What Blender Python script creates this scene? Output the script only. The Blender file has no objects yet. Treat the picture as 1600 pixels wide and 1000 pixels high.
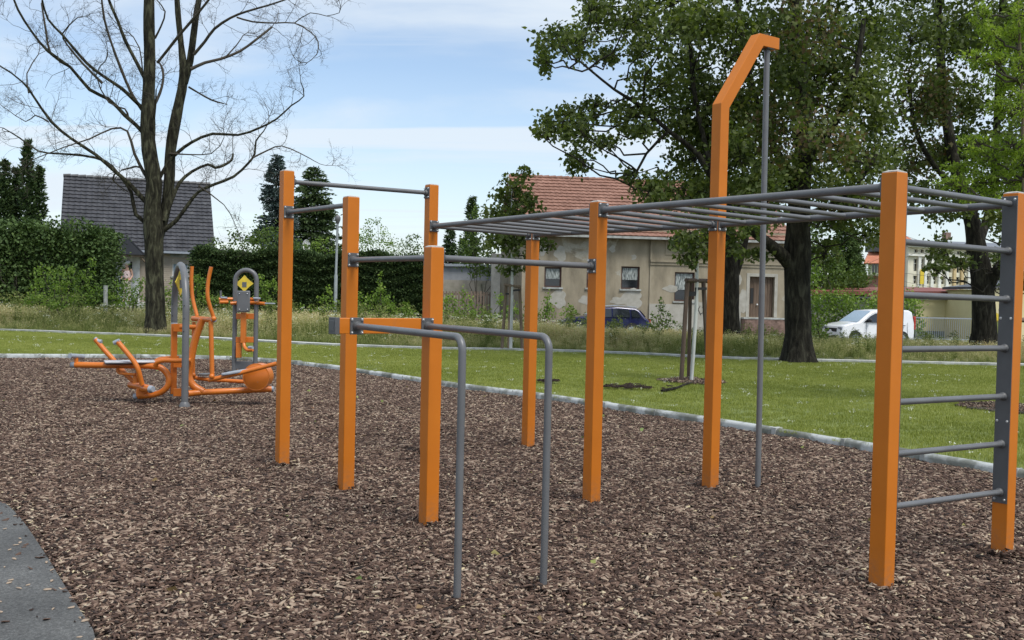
import bpy, math, random
import numpy as np
from mathutils import Vector, Matrix
from math import radians, sin, cos, pi

# ------------------------------------------------------------------ camera, sky, sun
scn = bpy.context.scene
col = scn.collection
F_PX, PITCH, ROLL, EYE = 1539.4, 0.026, 0.023, 1.6
cF = Vector((0, cos(PITCH), -sin(PITCH)))
_U = Vector((0, sin(PITCH), cos(PITCH)))
cR = Vector((1, 0, 0)) * cos(ROLL) + _U * sin(ROLL)
cU = -Vector((1, 0, 0)) * sin(ROLL) + _U * cos(ROLL)
cam_d = bpy.data.cameras.new("camera")
cam = bpy.data.objects.new("camera", cam_d)
col.objects.link(cam)
cam.matrix_world = Matrix(((cR.x, cU.x, -cF.x, 0), (cR.y, cU.y, -cF.y, 0), (cR.z, cU.z, -cF.z, EYE), (0, 0, 0, 1)))
cam_d.sensor_width = 36
cam_d.lens = F_PX / 1600 * 36
cam_d.clip_start, cam_d.clip_end = 0.05, 2000
scn.camera = cam

SUN_EL, SUN_AZ = radians(60), radians(138)     # azimuth clockwise from +Y
world = bpy.data.worlds.new("World")
scn.world = world
world.use_nodes = True
wn, wl_ = world.node_tree.nodes, world.node_tree.links
wn.clear()
def N(tree, t, **kw):
    n = tree.nodes.new(t)
    for k, v in kw.items():
        if k.startswith('i_'):
            n.inputs[k[2:].replace('_', ' ')].default_value = v
        else:
            setattr(n, k, v)
    return n
wt = world.node_tree
out = N(wt, 'ShaderNodeOutputWorld')
sky = N(wt, 'ShaderNodeTexSky', sky_type='NISHITA', sun_disc=False, sun_elevation=SUN_EL, sun_rotation=SUN_AZ)
sky.air_density, sky.dust_density, sky.ozone_density = 1.0, 0.6, 1.3
bg1 = N(wt, 'ShaderNodeBackground'); bg1.inputs[1].default_value = 0.1
bg2 = N(wt, 'ShaderNodeBackground'); bg2.inputs[0].default_value = (0.455, 0.505, 0.555, 1); bg2.inputs[1].default_value = 1.0
tc = N(wt, 'ShaderNodeTexCoord')
sep = N(wt, 'ShaderNodeSeparateXYZ')
wl_.new(tc.outputs['Generated'], sep.inputs[0])
def M(tree, op, a=None, b=None, clamp=False):
    n = tree.nodes.new('ShaderNodeMath'); n.operation = op; n.use_clamp = clamp
    for i, q in enumerate((a, b)):
        if q is None: continue
        if hasattr(q, 'default_value') and not isinstance(q, (int, float)): tree.links.new(q, n.inputs[i])
        else: n.inputs[i].default_value = q
    return n.outputs[0]
zz = M(wt, 'ADD', M(wt, 'MAXIMUM', sep.outputs[2], 0.0), 0.12)
cx = M(wt, 'DIVIDE', sep.outputs[0], zz); cy = M(wt, 'DIVIDE', sep.outputs[1], zz)
cmb = N(wt, 'ShaderNodeCombineXYZ')
wl_.new(cx, cmb.inputs[0]); wl_.new(cy, cmb.inputs[1])
mp = N(wt, 'ShaderNodeMapping'); mp.inputs['Scale'].default_value = (0.35, 0.75, 1); mp.inputs['Location'].default_value = (1.7, 2.1, 0)
mp.inputs['Rotation'].default_value = (0, 0, 0.12)
wl_.new(cmb.outputs[0], mp.inputs[0])
nz = N(wt, 'ShaderNodeTexNoise'); nz.inputs['Scale'].default_value = 1.1; nz.inputs['Detail'].default_value = 7; nz.inputs['Roughness'].default_value = 0.52; nz.inputs['Distortion'].default_value = 0.5
wl_.new(mp.outputs[0], nz.inputs['Vector'])
cr = N(wt, 'ShaderNodeValToRGB')
cr.color_ramp.interpolation = 'EASE'
cr.color_ramp.elements[0].position = 0.40; cr.color_ramp.elements[0].color = (0.1, 0.1, 0.1, 1)
cr.color_ramp.elements[1].position = 0.62; cr.color_ramp.elements[1].color = (0.95, 0.95, 0.95, 1)
wl_.new(nz.outputs[0], cr.inputs[0])
mp2 = N(wt, 'ShaderNodeMapping'); mp2.inputs['Scale'].default_value = (0.16, 1.5, 1); mp2.inputs['Location'].default_value = (4.3, 0.35, 0); mp2.inputs['Rotation'].default_value = (0, 0, -0.06)
wl_.new(cmb.outputs[0], mp2.inputs[0])
nz2 = N(wt, 'ShaderNodeTexNoise'); nz2.inputs['Scale'].default_value = 1.0; nz2.inputs['Detail'].default_value = 6; nz2.inputs['Roughness'].default_value = 0.55; nz2.inputs['Distortion'].default_value = 0.4
wl_.new(mp2.outputs[0], nz2.inputs['Vector'])
cr2 = N(wt, 'ShaderNodeValToRGB'); cr2.color_ramp.interpolation = 'EASE'
cr2.color_ramp.elements[0].position = 0.46; cr2.color_ramp.elements[0].color = (0, 0, 0, 1); cr2.color_ramp.elements[1].position = 0.6; cr2.color_ramp.elements[1].color = (0.85, 0.85, 0.85, 1)
wl_.new(nz2.outputs[0], cr2.inputs[0])
hz = M(wt, 'MULTIPLY', M(wt, 'SUBTRACT', 0.26, sep.outputs[2], True), 2.4, True)
fac = M(wt, 'MAXIMUM', M(wt, 'MAXIMUM', cr.outputs[0], cr2.outputs[0]), hz)
mx = N(wt, 'ShaderNodeMixShader')
wl_.new(sky.outputs[0], bg1.inputs[0]); wl_.new(fac, mx.inputs[0]); wl_.new(bg1.outputs[0], mx.inputs[1]); wl_.new(bg2.outputs[0], mx.inputs[2])
wl_.new(mx.outputs[0], out.inputs[0])

sun_d = bpy.data.lights.new("sun", 'SUN'); sun_d.energy = 1.9; sun_d.angle = radians(24); sun_d.color = (1, 0.965, 0.9)
sun = bpy.data.objects.new("sun", sun_d); col.objects.link(sun)
sd = Vector((sin(SUN_AZ) * cos(SUN_EL), cos(SUN_AZ) * cos(SUN_EL), sin(SUN_EL)))
sun.rotation_euler = sd.to_track_quat('Z', 'Y').to_euler()
vs = scn.view_settings
vs.view_transform, vs.look, vs.exposure, vs.gamma, vs.use_curve_mapping = 'Standard', 'None', 0.82, 1.0, False
scn.cycles.max_bounces = 6; scn.cycles.transparent_max_bounces = 8

rng = np.random.default_rng(7)
random.seed(7)
# ------------------------------------------------------------------ helpers
V = Vector
def ray(px, py): return cF + cR * ((px - 800) / F_PX) + cU * ((500 - py) / F_PX)
def W(px, py, Y):                       # a measured image point at ground distance Y (metres)
    d = ray(px, py); return V((0, 0, EYE)) + d * (Y / d.y)
def G(px, py, z=0.0):
    d = ray(px, py); return V((0, 0, EYE)) + d * ((z - EYE) / d.z)
def smooth(t): t = max(0, min(1, t)); return t * t * (3 - 2 * t)
def gz(x, y): return -0.6 * smooth((y - 29) / 18) * (0.35 + 0.65 * smooth((x + 8) / 8))

LOC = {}
def tag(o, label=None, cat=None, group=None, kind=None):
    for k, v in (('label', label), ('category', cat), ('group', group), ('kind', kind)):
        if v: o[k] = v
    return o
def empty(name, loc, label, cat, group=None, kind=None):
    o = bpy.data.objects.new(name, None); col.objects.link(o); o.location = loc; o.empty_display_size = 0.2
    LOC[o] = V(loc); return tag(o, label, cat, group, kind)
def link(name, me, parent=None, loc=None):
    o = bpy.data.objects.new(name, me); col.objects.link(o)
    base = LOC[parent] if parent else V((0, 0, 0))
    o.parent = parent
    if loc is None: LOC[o] = base
    else:
        o.location = V(loc) - base; LOC[o] = V(loc)
    return o
class MB:
    def __init__(s): s.v, s.f = [], []
    def add(s, vs, fs):
        b = len(s.v); s.v += [V(q) for q in vs]; s.f += [tuple(b + i for i in f) for f in fs]; return s
    def obox(s, c, a, b, d):            # centre and three half-axis vectors
        c, a, b, d = V(c), V(a), V(b), V(d)
        if a.cross(b).dot(d) < 0: a = -a
        vs = [c + a * i + b * j + d * k for k in (-1, 1) for j in (-1, 1) for i in (-1, 1)]
        return s.add(vs, [(0, 2, 3, 1), (4, 5, 7, 6), (0, 1, 5, 4), (2, 6, 7, 3), (0, 4, 6, 2), (1, 3, 7, 5)])
    def box(s, lo, hi):
        lo, hi = V(lo), V(hi); c = (lo + hi) / 2; h = (hi - lo) / 2
        return s.obox(c, (h.x, 0, 0), (0, h.y, 0), (0, 0, h.z))
    def tube(s, pts, r, seg=10, cap=True):
        pts = [V(p) for p in pts]; n = len(pts)
        rs = r if isinstance(r, (list, tuple)) else [r] * n
        if len(rs) != n: rs = [rs[0] + (rs[-1] - rs[0]) * i / (n - 1) for i in range(n)]
        vs = []; nrm = None
        for i in range(n):
            t = (pts[min(i + 1, n - 1)] - pts[max(i - 1, 0)])
            t = t.normalized() if t.length > 1e-9 else V((0, 0, 1))
            if nrm is None: nrm = t.orthogonal().normalized()
            else:
                nrm = nrm - t * nrm.dot(t)
                nrm = nrm.normalized() if nrm.length > 1e-6 else t.orthogonal().normalized()
            b = t.cross(nrm)
            for k in range(seg):
                a = 2 * pi * k / seg
                vs.append(pts[i] + (nrm * cos(a) + b * sin(a)) * rs[i])
        fs = [(i * seg + k, i * seg + (k + 1) % seg, (i + 1) * seg + (k + 1) % seg, (i + 1) * seg + k) for i in range(n - 1) for k in range(seg)]
        if cap: fs += [tuple(range(seg))[::-1], tuple((n - 1) * seg + k for k in range(seg))]
        return s.add(vs, fs)
    def ball(s, c, r, a=10, b=7, sc=(1, 1, 1)):
        c = V(c); vs = [c + V((0, 0, r * sc[2]))]
        for j in range(1, b):
            for i in range(a):
                t, p = pi * j / b, 2 * pi * i / a
                vs.append(c + V((r * sc[0] * sin(t) * cos(p), r * sc[1] * sin(t) * sin(p), r * sc[2] * cos(t))))
        vs.append(c - V((0, 0, r * sc[2])))
        fs = [(0, 1 + i, 1 + (i + 1) % a) for i in range(a)]
        for j in range(b - 2):
            for i in range(a):
                p, q = 1 + j * a + i, 1 + j * a + (i + 1) % a
                fs.append((p, p + a, q + a, q))
        e = len(vs) - 1; o = 1 + (b - 2) * a
        fs += [(e, o + (i + 1) % a, o + i) for i in range(a)]
        return s.add(vs, fs)
    def prism(s, poly, off):
        poly = [V(p) for p in poly]; off = V(off); n = len(poly)
        nn = V((0, 0, 0))
        for i in range(n): nn += poly[i].cross(poly[(i + 1) % n])
        if nn.dot(off) > 0: poly = poly[::-1]
        return s.add(poly + [p + off for p in poly], [tuple(range(n)), tuple(range(2 * n - 1, n - 1, -1))] + [(i, i + n, (i + 1) % n + n, (i + 1) % n) for i in range(n)])
    def build(s, name, mat, parent=None, bevel=0.0, sm=40, seg=2, kind=None, label=None, loc=None):
        b = V(loc) if loc is not None else (LOC[parent] if parent else V((0, 0, 0)))
        me = bpy.data.meshes.new(name); me.from_pydata([tuple(v - b) for v in s.v], [], s.f)
        me.materials.append(mat)
        if sm:
            me.polygons.foreach_set('use_smooth', [True] * len(me.polygons)); me.set_sharp_from_angle(angle=radians(sm))
        o = link(name, me, parent, loc)
        if bevel:
            m = o.modifiers.new('b', 'BEVEL'); m.width = bevel; m.segments = seg; m.limit_method = 'ANGLE'; m.angle_limit = radians(50)
        return tag(o, label, None, None, kind)
def np_mesh(name, verts, faces, mat, tone=None):        # verts (n,3), faces (m,k) numpy
    me = bpy.data.meshes.new(name); n, m, k = len(verts), len(faces), faces.shape[1]
    me.vertices.add(n); me.vertices.foreach_set('co', np.asarray(verts, np.float32).ravel())
    me.loops.add(m * k); me.loops.foreach_set('vertex_index', faces.astype(np.int32).ravel())
    me.polygons.add(m); me.polygons.foreach_set('loop_start', np.arange(0, m * k, k, dtype=np.int32))
    me.update(calc_edges=True); me.materials.append(mat)
    if tone is not None:
        a = me.attributes.new('tone', 'FLOAT', 'POINT'); a.data.foreach_set('value', np.asarray(tone, np.float32))
    return me

# ------------------------------------------------------------------ materials
def newmat(name):
    m = bpy.data.materials.new(name); m.use_nodes = True; m.node_tree.nodes.clear(); return m, m.node_tree
def ramp(t, src, stops):
    r = t.nodes.new('ShaderNodeValToRGB'); e = r.color_ramp.elements
    while len(e) < len(stops): e.new(0.5)
    for q, (p, c) in zip(e, stops): q.position = p; q.color = (*c, 1)
    t.links.new(src, r.inputs[0]); return r.outputs[0]
def noise(t, scale, detail=4, rough=0.55, sc=(1, 1, 1), rot=(0, 0, 0), dist=0.0):
    tc = t.nodes.new('ShaderNodeTexCoord'); mp = t.nodes.new('ShaderNodeMapping')
    mp.inputs['Scale'].default_value = sc; mp.inputs['Rotation'].default_value = rot
    n = t.nodes.new('ShaderNodeTexNoise'); n.inputs['Scale'].default_value = scale; n.inputs['Detail'].default_value = detail; n.inputs['Roughness'].default_value = rough; n.inputs['Distortion'].default_value = dist
    t.links.new(tc.outputs['Object'], mp.inputs[0]); t.links.new(mp.outputs[0], n.inputs['Vector']); return n.outputs[0]
def mat(name, stops, scale=6, rough=0.6, sc=(1, 1, 1), bump=0.0, bdist=0.01, bscale=None, metal=0.0, spec=0.5, detail=5, dist=0.0, coat=0.0, rr=0.0):
    if not isinstance(stops[0], (tuple, list)): c = stops; stops = [(0.35, tuple(x * 0.86 for x in c)), (0.65, tuple(min(1, x * 1.1) for x in c))]
    m, t = newmat(name); o = t.nodes.new('ShaderNodeOutputMaterial'); p = t.nodes.new('ShaderNodeBsdfPrincipled')
    n = noise(t, scale, detail, 0.6, sc, dist=dist)
    t.links.new(ramp(t, n, stops), p.inputs['Base Color'])
    p.inputs['Roughness'].default_value = rough; p.inputs['Metallic'].default_value = metal; p.inputs['Specular IOR Level'].default_value = spec
    p.inputs['Coat Weight'].default_value = coat; p.inputs['Coat Roughness'].default_value = 0.2
    if rr:
        q = noise(t, scale * 2.3, 3); t.links.new(M(t, 'ADD', M(t, 'MULTIPLY', q, rr), rough - rr / 2), p.inputs['Roughness'])
    if bump:
        b = t.nodes.new('ShaderNodeBump'); b.inputs['Strength'].default_value = bump; b.inputs['Distance'].default_value = bdist
        t.links.new(noise(t, bscale, 6, 0.65, sc) if bscale else n, b.inputs['Height']); t.links.new(b.outputs[0], p.inputs['Normal'])
    t.links.new(p.outputs[0], o.inputs[0]); return m
def leafmat(name, stops, trans=0.35, rough=0.55, attr='tone', spec=0.3):
    m, t = newmat(name); o = t.nodes.new('ShaderNodeOutputMaterial'); p = t.nodes.new('ShaderNodeBsdfPrincipled')
    a = t.nodes.new('ShaderNodeAttribute'); a.attribute_name = attr
    c = ramp(t, a.outputs['Fac'], stops)
    t.links.new(c, p.inputs['Base Color']); p.inputs['Roughness'].default_value = rough; p.inputs['Specular IOR Level'].default_value = spec
    if trans:
        tr = t.nodes.new('ShaderNodeBsdfTranslucent'); g = t.nodes.new('ShaderNodeMixRGB'); g.blend_type = 'MULTIPLY'; g.inputs[0].default_value = 1
        g.inputs[2].default_value = (1.15, 1.25, 0.6, 1); t.links.new(c, g.inputs[1]); t.links.new(g.outputs[0], tr.inputs[0])
        ms = t.nodes.new('ShaderNodeMixShader'); ms.inputs[0].default_value = trans
        t.links.new(p.outputs[0], ms.inputs[1]); t.links.new(tr.outputs[0], ms.inputs[2]); t.links.new(ms.outputs[0], o.inputs[0])
    else: t.links.new(p.outputs[0], o.inputs[0])
    return m
def glass(name, tint=(0.03, 0.035, 0.04), rough=0.06):
    m, t = newmat(name); o = t.nodes.new('ShaderNodeOutputMaterial'); p = t.nodes.new('ShaderNodeBsdfPrincipled')
    p.inputs['Base Color'].default_value = (*tint, 1); p.inputs['Roughness'].default_value = rough; p.inputs['Specular IOR Level'].default_value = 0.8
    t.links.new(p.outputs[0], o.inputs[0]); return m

ORANGE = mat('orange_powder_coat', [(0.3, (0.53, 0.15, 0.008)), (0.7, (0.6, 0.175, 0.011))], 3, 0.5, spec=0.35, bump=0.03, bdist=0.002, bscale=260, rr=0.12)
ORANGE2 = mat('orange_gloss_coat', [(0.3, (0.56, 0.15, 0.018)), (0.7, (0.64, 0.178, 0.022))], 4, 0.32, bump=0.03, bdist=0.002, bscale=200, rr=0.1)
_t = ORANGE.node_tree; _p = [n for n in _t.nodes if n.type == 'BSDF_PRINCIPLED'][0]
_src = _p.inputs['Base Color'].links[0].from_socket
_tc = _t.nodes.new('ShaderNodeTexCoord'); _sx = _t.nodes.new('ShaderNodeSeparateXYZ'); _t.links.new(_tc.outputs['Object'], _sx.inputs[0])
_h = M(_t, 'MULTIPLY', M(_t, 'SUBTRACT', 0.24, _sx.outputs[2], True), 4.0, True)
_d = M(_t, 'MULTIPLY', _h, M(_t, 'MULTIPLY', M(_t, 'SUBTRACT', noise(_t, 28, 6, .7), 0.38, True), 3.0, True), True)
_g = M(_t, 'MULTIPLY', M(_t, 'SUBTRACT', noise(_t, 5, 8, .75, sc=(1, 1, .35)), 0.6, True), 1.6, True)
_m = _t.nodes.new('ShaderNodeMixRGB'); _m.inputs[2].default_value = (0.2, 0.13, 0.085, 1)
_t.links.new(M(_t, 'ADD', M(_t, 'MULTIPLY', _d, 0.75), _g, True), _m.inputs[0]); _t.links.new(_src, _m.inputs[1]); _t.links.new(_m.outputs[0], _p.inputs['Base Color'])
GREY = mat('grey_powder_coat', [(0.3, (0.115, 0.116, 0.12)), (0.7, (0.145, 0.146, 0.15))], 5, 0.4, bump=0.04, bdist=0.002, bscale=250, rr=0.15)
GREYP = mat('grey_plate_coat', [(0.3, (0.08, 0.081, 0.083)), (0.7, (0.105, 0.106, 0.108))], 5, 0.5, rr=0.15)
CAPM = mat('pale_cap_plastic', (0.55, 0.5, 0.45), 20, 0.4)
CAPG = mat('light_grey_plastic', (0.3, 0.33, 0.37), 20, 0.45)
STEEL = mat('zinc_bolt_metal', (0.6, 0.6, 0.6), 20, 0.35, metal=0.9)
YEL = mat('yellow_sign_paint', (0.75, 0.55, 0.05), 10, 0.45)
DARKR = mat('black_rubber_strap', (0.02, 0.02, 0.02), 20, 0.7)
WHITE = mat('white_paint', (0.75, 0.75, 0.74), 5, 0.5)
BARK = mat('grey_green_bark', [(0.34, (0.008, 0.007, 0.005)), (0.5, (0.034, 0.032, 0.02)), (0.66, (0.095, 0.094, 0.058))], 4, 0.95, sc=(2.4, 2.4, 0.55), detail=9, dist=0.7, bump=1.0, bdist=0.06, bscale=9, spec=0.2)
BARKD = mat('dark_bark', [(0.35, (0.009, 0.008, 0.006)), (0.5, (0.026, 0.023, 0.017)), (0.68, (0.07, 0.066, 0.048))], 4, 0.95, sc=(2.2, 2.2, 0.55), detail=9, dist=0.7, bump=1.0, bdist=0.06, bscale=9, spec=0.2)
TWIG = mat('twig_bark', [(0.3, (0.035, 0.028, 0.02)), (0.7, (0.085, 0.07, 0.052))], 3, 0.85)
STAKE = mat('weathered_stake_wood', [(0.3, (0.1, 0.07, 0.045)), (0.7, (0.24, 0.18, 0.12))], 8, 0.8, sc=(3, 3, 0.2), bump=0.4, bscale=30)
STAKED = mat('dark_stake_wood', [(0.3, (0.045, 0.03, 0.022)), (0.7, (0.12, 0.08, 0.055))], 8, 0.8, sc=(3, 3, 0.2), bump=0.4, bscale=30)
CONC = mat('pale_concrete', [(0.3, (0.2, 0.21, 0.19)), (0.5, (0.36, 0.37, 0.35)), (0.7, (0.52, 0.53, 0.51))], 2.5, 0.85, bump=0.3, bscale=60, dist=0.6)
CONC2 = mat('stained_kerb_concrete', [(0.36, (0.12, 0.125, 0.1)), (0.48, (0.2, 0.21, 0.19)), (0.56, (0.42, 0.44, 0.43)), (0.8, (0.55, 0.57, 0.56))], 2.6, 0.85, bump=0.3, bscale=60, dist=0.4, detail=8)
PATHM = mat('pale_path_gravel', [(0.3, (0.42, 0.42, 0.4)), (0.7, (0.6, 0.6, 0.58))], 3, 0.9, bump=0.3, bscale=80)
SOIL = mat('dark_soil', [(0.3, (0.02, 0.015, 0.011)), (0.7, (0.06, 0.045, 0.035))], 30, 0.95, bump=0.6, bscale=60)
LAWNM = mat('lawn_soil_green', [(0.3, (0.1, 0.13, 0.03)), (0.7, (0.17, 0.2, 0.05))], 1.2, 0.95, bump=0.5, bscale=50)
MEADM = mat('meadow_soil', [(0.3, (0.04, 0.055, 0.018)), (0.7, (0.1, 0.11, 0.04))], 2, 0.95, bump=0.5, bscale=30)
FIELD = mat('field_green', [(0.3, (0.05, 0.07, 0.02)), (0.7, (0.1, 0.12, 0.04))], 0.3, 0.95)
def asphalt_mat():
    m, t = newmat('worn_asphalt'); o = t.nodes.new('ShaderNodeOutputMaterial'); p = t.nodes.new('ShaderNodeBsdfPrincipled')
    a = noise(t, 75, 4, 0.8); b = noise(t, 1.6, 4); mix = M(t, 'ADD', M(t, 'MULTIPLY', a, 0.75), M(t, 'MULTIPLY', b, 0.25))
    t.links.new(ramp(t, mix, [(0.36, (0.03, 0.03, 0.029)), (0.47, (0.068, 0.068, 0.066)), (0.57, (0.105, 0.105, 0.101)), (0.68, (0.22, 0.22, 0.21))]), p.inputs['Base Color'])
    p.inputs['Roughness'].default_value = 0.85
    bu = t.nodes.new('ShaderNodeBump'); bu.inputs['Strength'].default_value = 0.7; bu.inputs['Distance'].default_value = 0.006
    t.links.new(a, bu.inputs['Height']); t.links.new(bu.outputs[0], p.inputs['Normal']); t.links.new(p.outputs[0], o.inputs[0]); return m
ASPH = asphalt_mat()
ROADM = mat('grey_road', [(0.3, (0.16, 0.155, 0.145)), (0.7, (0.24, 0.235, 0.22))], 1.5, 0.9)
CHIPM = leafmat('bark_chip', [(0.0, (0.014, 0.009, 0.007)), (0.32, (0.055, 0.031, 0.022)), (0.62, (0.15, 0.093, 0.067)), (0.85, (0.31, 0.225, 0.165)), (0.95, (0.46, 0.38, 0.28)), (1.0, (0.55, 0.46, 0.28))], 0, 0.75)
GRASSM = leafmat('short_grass', [(0.0, (0.14, 0.17, 0.03)), (0.5, (0.28, 0.31, 0.065)), (0.9, (0.38, 0.39, 0.12)), (0.97, (0.42, 0.4, 0.18)), (1.0, (0.7, 0.7, 0.62))], 0.25, 0.6)
MEADG = leafmat('tall_grass', [(0.0, (0.07, 0.1, 0.027)), (0.4, (0.22, 0.255, 0.075)), (0.66, (0.42, 0.4, 0.18)), (0.86, (0.62, 0.54, 0.33)), (0.95, (0.4, 0.26, 0.13)), (1.0, (0.75, 0.75, 0.68))], 0.3, 0.7)
LEAF_A = leafmat('maple_leaf_dark', [(0.0, (0.038, 0.058, 0.015)), (0.5, (0.095, 0.128, 0.031)), (0.85, (0.175, 0.205, 0.06)), (0.95, (0.13, 0.1, 0.05)), (1.0, (0.16, 0.1, 0.06))], 0.42)
LEAF_Y = leafmat('ash_leaf_bright', [(0.0, (0.13, 0.2, 0.025)), (0.5, (0.25, 0.34, 0.045)), (1.0, (0.4, 0.48, 0.09))], 0.45)
LEAF_S = leafmat('shrub_leaf_light', [(0.0, (0.08, 0.14, 0.025)), (0.5, (0.18, 0.28, 0.05)), (1.0, (0.36, 0.44, 0.11))], 0.4)
LEAF_M = leafmat('garden_leaf_mid', [(0.0, (0.045, 0.08, 0.018)), (0.5, (0.105, 0.165, 0.036)), (1.0, (0.2, 0.27, 0.07))], 0.35)
LEAF_C = leafmat('conifer_spray_dark', [(0.0, (0.018, 0.036, 0.012)), (0.5, (0.052, 0.088, 0.027)), (1.0, (0.12, 0.17, 0.05))], 0.1, 0.7)
LEAF_C2 = leafmat('cypress_spray_green', [(0.0, (0.032, 0.06, 0.018)), (0.5, (0.075, 0.125, 0.034)), (1.0, (0.14, 0.2, 0.055))], 0.15, 0.7)
LEAF_B = leafmat('spruce_needle_blue', [(0.0, (0.03, 0.05, 0.045)), (0.5, (0.06, 0.09, 0.085)), (1.0, (0.12, 0.165, 0.15))], 0.1, 0.7)

# ------------------------------------------------------------------ foliage builders
def cards(cen, size, tone, flat=0.0, asp=0.75, nrmv=None, droop=0.0, up=None):
    """leaf-shaped folded cards: 6 verts, 4 tris each"""
    n = len(cen)
    a = rng.normal(size=(n, 3)); a[:, 2] -= droop
    if up is not None: a = a * 0.5 + up
    a /= np.linalg.norm(a, axis=1)[:, None]
    b = rng.normal(size=(n, 3))
    if flat: b[:, 2] *= (1 - flat)
    b -= a * (a * b).sum(1)[:, None]; b /= np.linalg.norm(b, axis=1)[:, None]
    c = np.cross(a, b)
    s = (np.asarray(size) * rng.uniform(0.7, 1.3, n))[:, None]
    w = s * asp
    v = np.stack([cen, cen + a * s * 0.35 + b * w * 0.5 + c * s * 0.1, cen + a * s, cen + a * s * 0.35 - b * w * 0.5 + c * s * 0.1], 1).reshape(-1, 3)
    i = np.arange(n)[:, None] * 4
    f = np.concatenate([i + [[0, 1, 2]], i + [[0, 2, 3]]])
    return v, f, np.repeat(tone, 4)
def leaves(clumps, size, sub=9, spread=0.33, shell=0.55, bronze=None, asp=0.75):
    """clumps: (centre, (rx,ry,rz), n). Leaves gather round sub-tips inside each ellipsoid."""
    C, T, tips = [], [], []
    for q, (c, r, n) in enumerate(clumps):
        c, r = np.array(c), np.array(r)
        m = max(3, int(sub))
        d = rng.normal(size=(m, 3)); d /= np.linalg.norm(d, axis=1)[:, None]
        tip = c + d * r * (rng.uniform(shell, 1.0, m)[:, None])
        tips.append((c, tip))
        k = rng.integers(0, m, n)
        p = tip[k] + rng.normal(size=(n, 3)) * r * spread
        base = rng.uniform(-0.08, 0.1) + 0.42
        t = base + rng.normal(size=n) * 0.16 + (rng.uniform(-0.15, 0.15, m))[k]
        t = np.clip(t, 0, 0.86)
        if bronze and q in bronze: t = np.where(rng.random(n) < 0.4, rng.uniform(0.9, 1.0, n), t)
        C.append(p); T.append(t)
    C = np.concatenate(C); T = np.concatenate(T)
    return cards(C, size, T, droop=0.3, asp=asp), tips
def foliage_obj(name, cl, size, m, parent, **kw):
    (v, f, t), tips = leaves(cl, size, **kw)
    v = v - np.array(LOC[parent])
    return link(name, np_mesh(name, v, f, m, t), parent), tips
def wiggle(p, q, n, amp, sag=0.0):
    p, q = V(p), V(q); L = (q - p).length; pts = []
    o = V((0, 0, 0))
    for i in range(n + 1):
        t = i / n
        if 0 < i < n: o = V([random.gauss(0, amp * L) for _ in range(3)])
        else: o = V((0, 0, 0))
        pts.append(p.lerp(q, t) + o + V((0, 0, sag * L * sin(pi * t))))
    return pts
def twigs_to(mb, tips, anchors, r0=0.05, r1=0.02, seg=5, share=1.0):
    A = np.array([tuple(a) for a in anchors])
    for c, tip in tips:
        d = np.linalg.norm(A - c, axis=1) + np.maximum(0, A[:, 2] - c[2]) * 1.5
        a = V(A[int(np.argmin(d))]); pts = wiggle(a, V(c), 5, 0.04, -0.05)
        mb.tube(pts, [r0, r0 * 0.5], seg, False)
        for t in tip:
            if random.random() < share: mb.tube(wiggle(V(c) * 0.7 + pts[3] * 0.3, V(t), 3, 0.03), [r1, r1 * 0.35], 4, False)
def stem(mb, pts, seg=12, knob=0.03, flare=0):
    """pts: (Vector, radius). Catmull-smooth with irregular rings"""
    P = [V(p) for p, r in pts]; R = [r for p, r in pts]; out, rr = [], []
    for i in range(len(P) - 1):
        p0, p1, p2, p3 = P[max(i - 1, 0)], P[i], P[i + 1], P[min(i + 2, len(P) - 1)]
        k = max(2, min(8, int((p2 - p1).length / 0.35)))
        for j in range(k):
            t = j / k
            out.append(0.5 * ((2 * p1) + (p2 - p0) * t + (2 * p0 - 5 * p1 + 4 * p2 - p3) * t * t + (3 * p1 - p0 - 3 * p2 + p3) * t ** 3))
            rr.append((R[i] + (R[i + 1] - R[i]) * t) * random.uniform(1 - knob, 1 + knob))
    out.append(P[-1]); rr.append(R[-1])
    b = len(mb.v); mb.tube(out, rr, seg, True)
    if flare:
        z0 = out[0].z
        for i in range(b, len(mb.v)):
            h = mb.v[i].z - z0
            if h < 0.9:
                k = (i - b) % seg; c = out[(i - b) // seg]
                f = 1 + flare * (1 - max(h, 0) / 0.9) ** 2 * (1 + 0.8 * sin(k * 2 * pi / seg * 4 + 1))
                mb.v[i] = V((c.x + (mb.v[i].x - c.x) * f, c.y + (mb.v[i].y - c.y) * f, mb.v[i].z))
    return out
def pxstem(lst, Y, dY=None):
    """lst of (px,py,width_px[,dy]) -> (point, radius) with the depth of the tree"""
    res = []
    for q in lst:
        y = Y + (q[3] if len(q) > 3 else 0)
        res.append((W(q[0], q[1], y), q[2] / 2 / F_PX * y))
    return res

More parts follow.
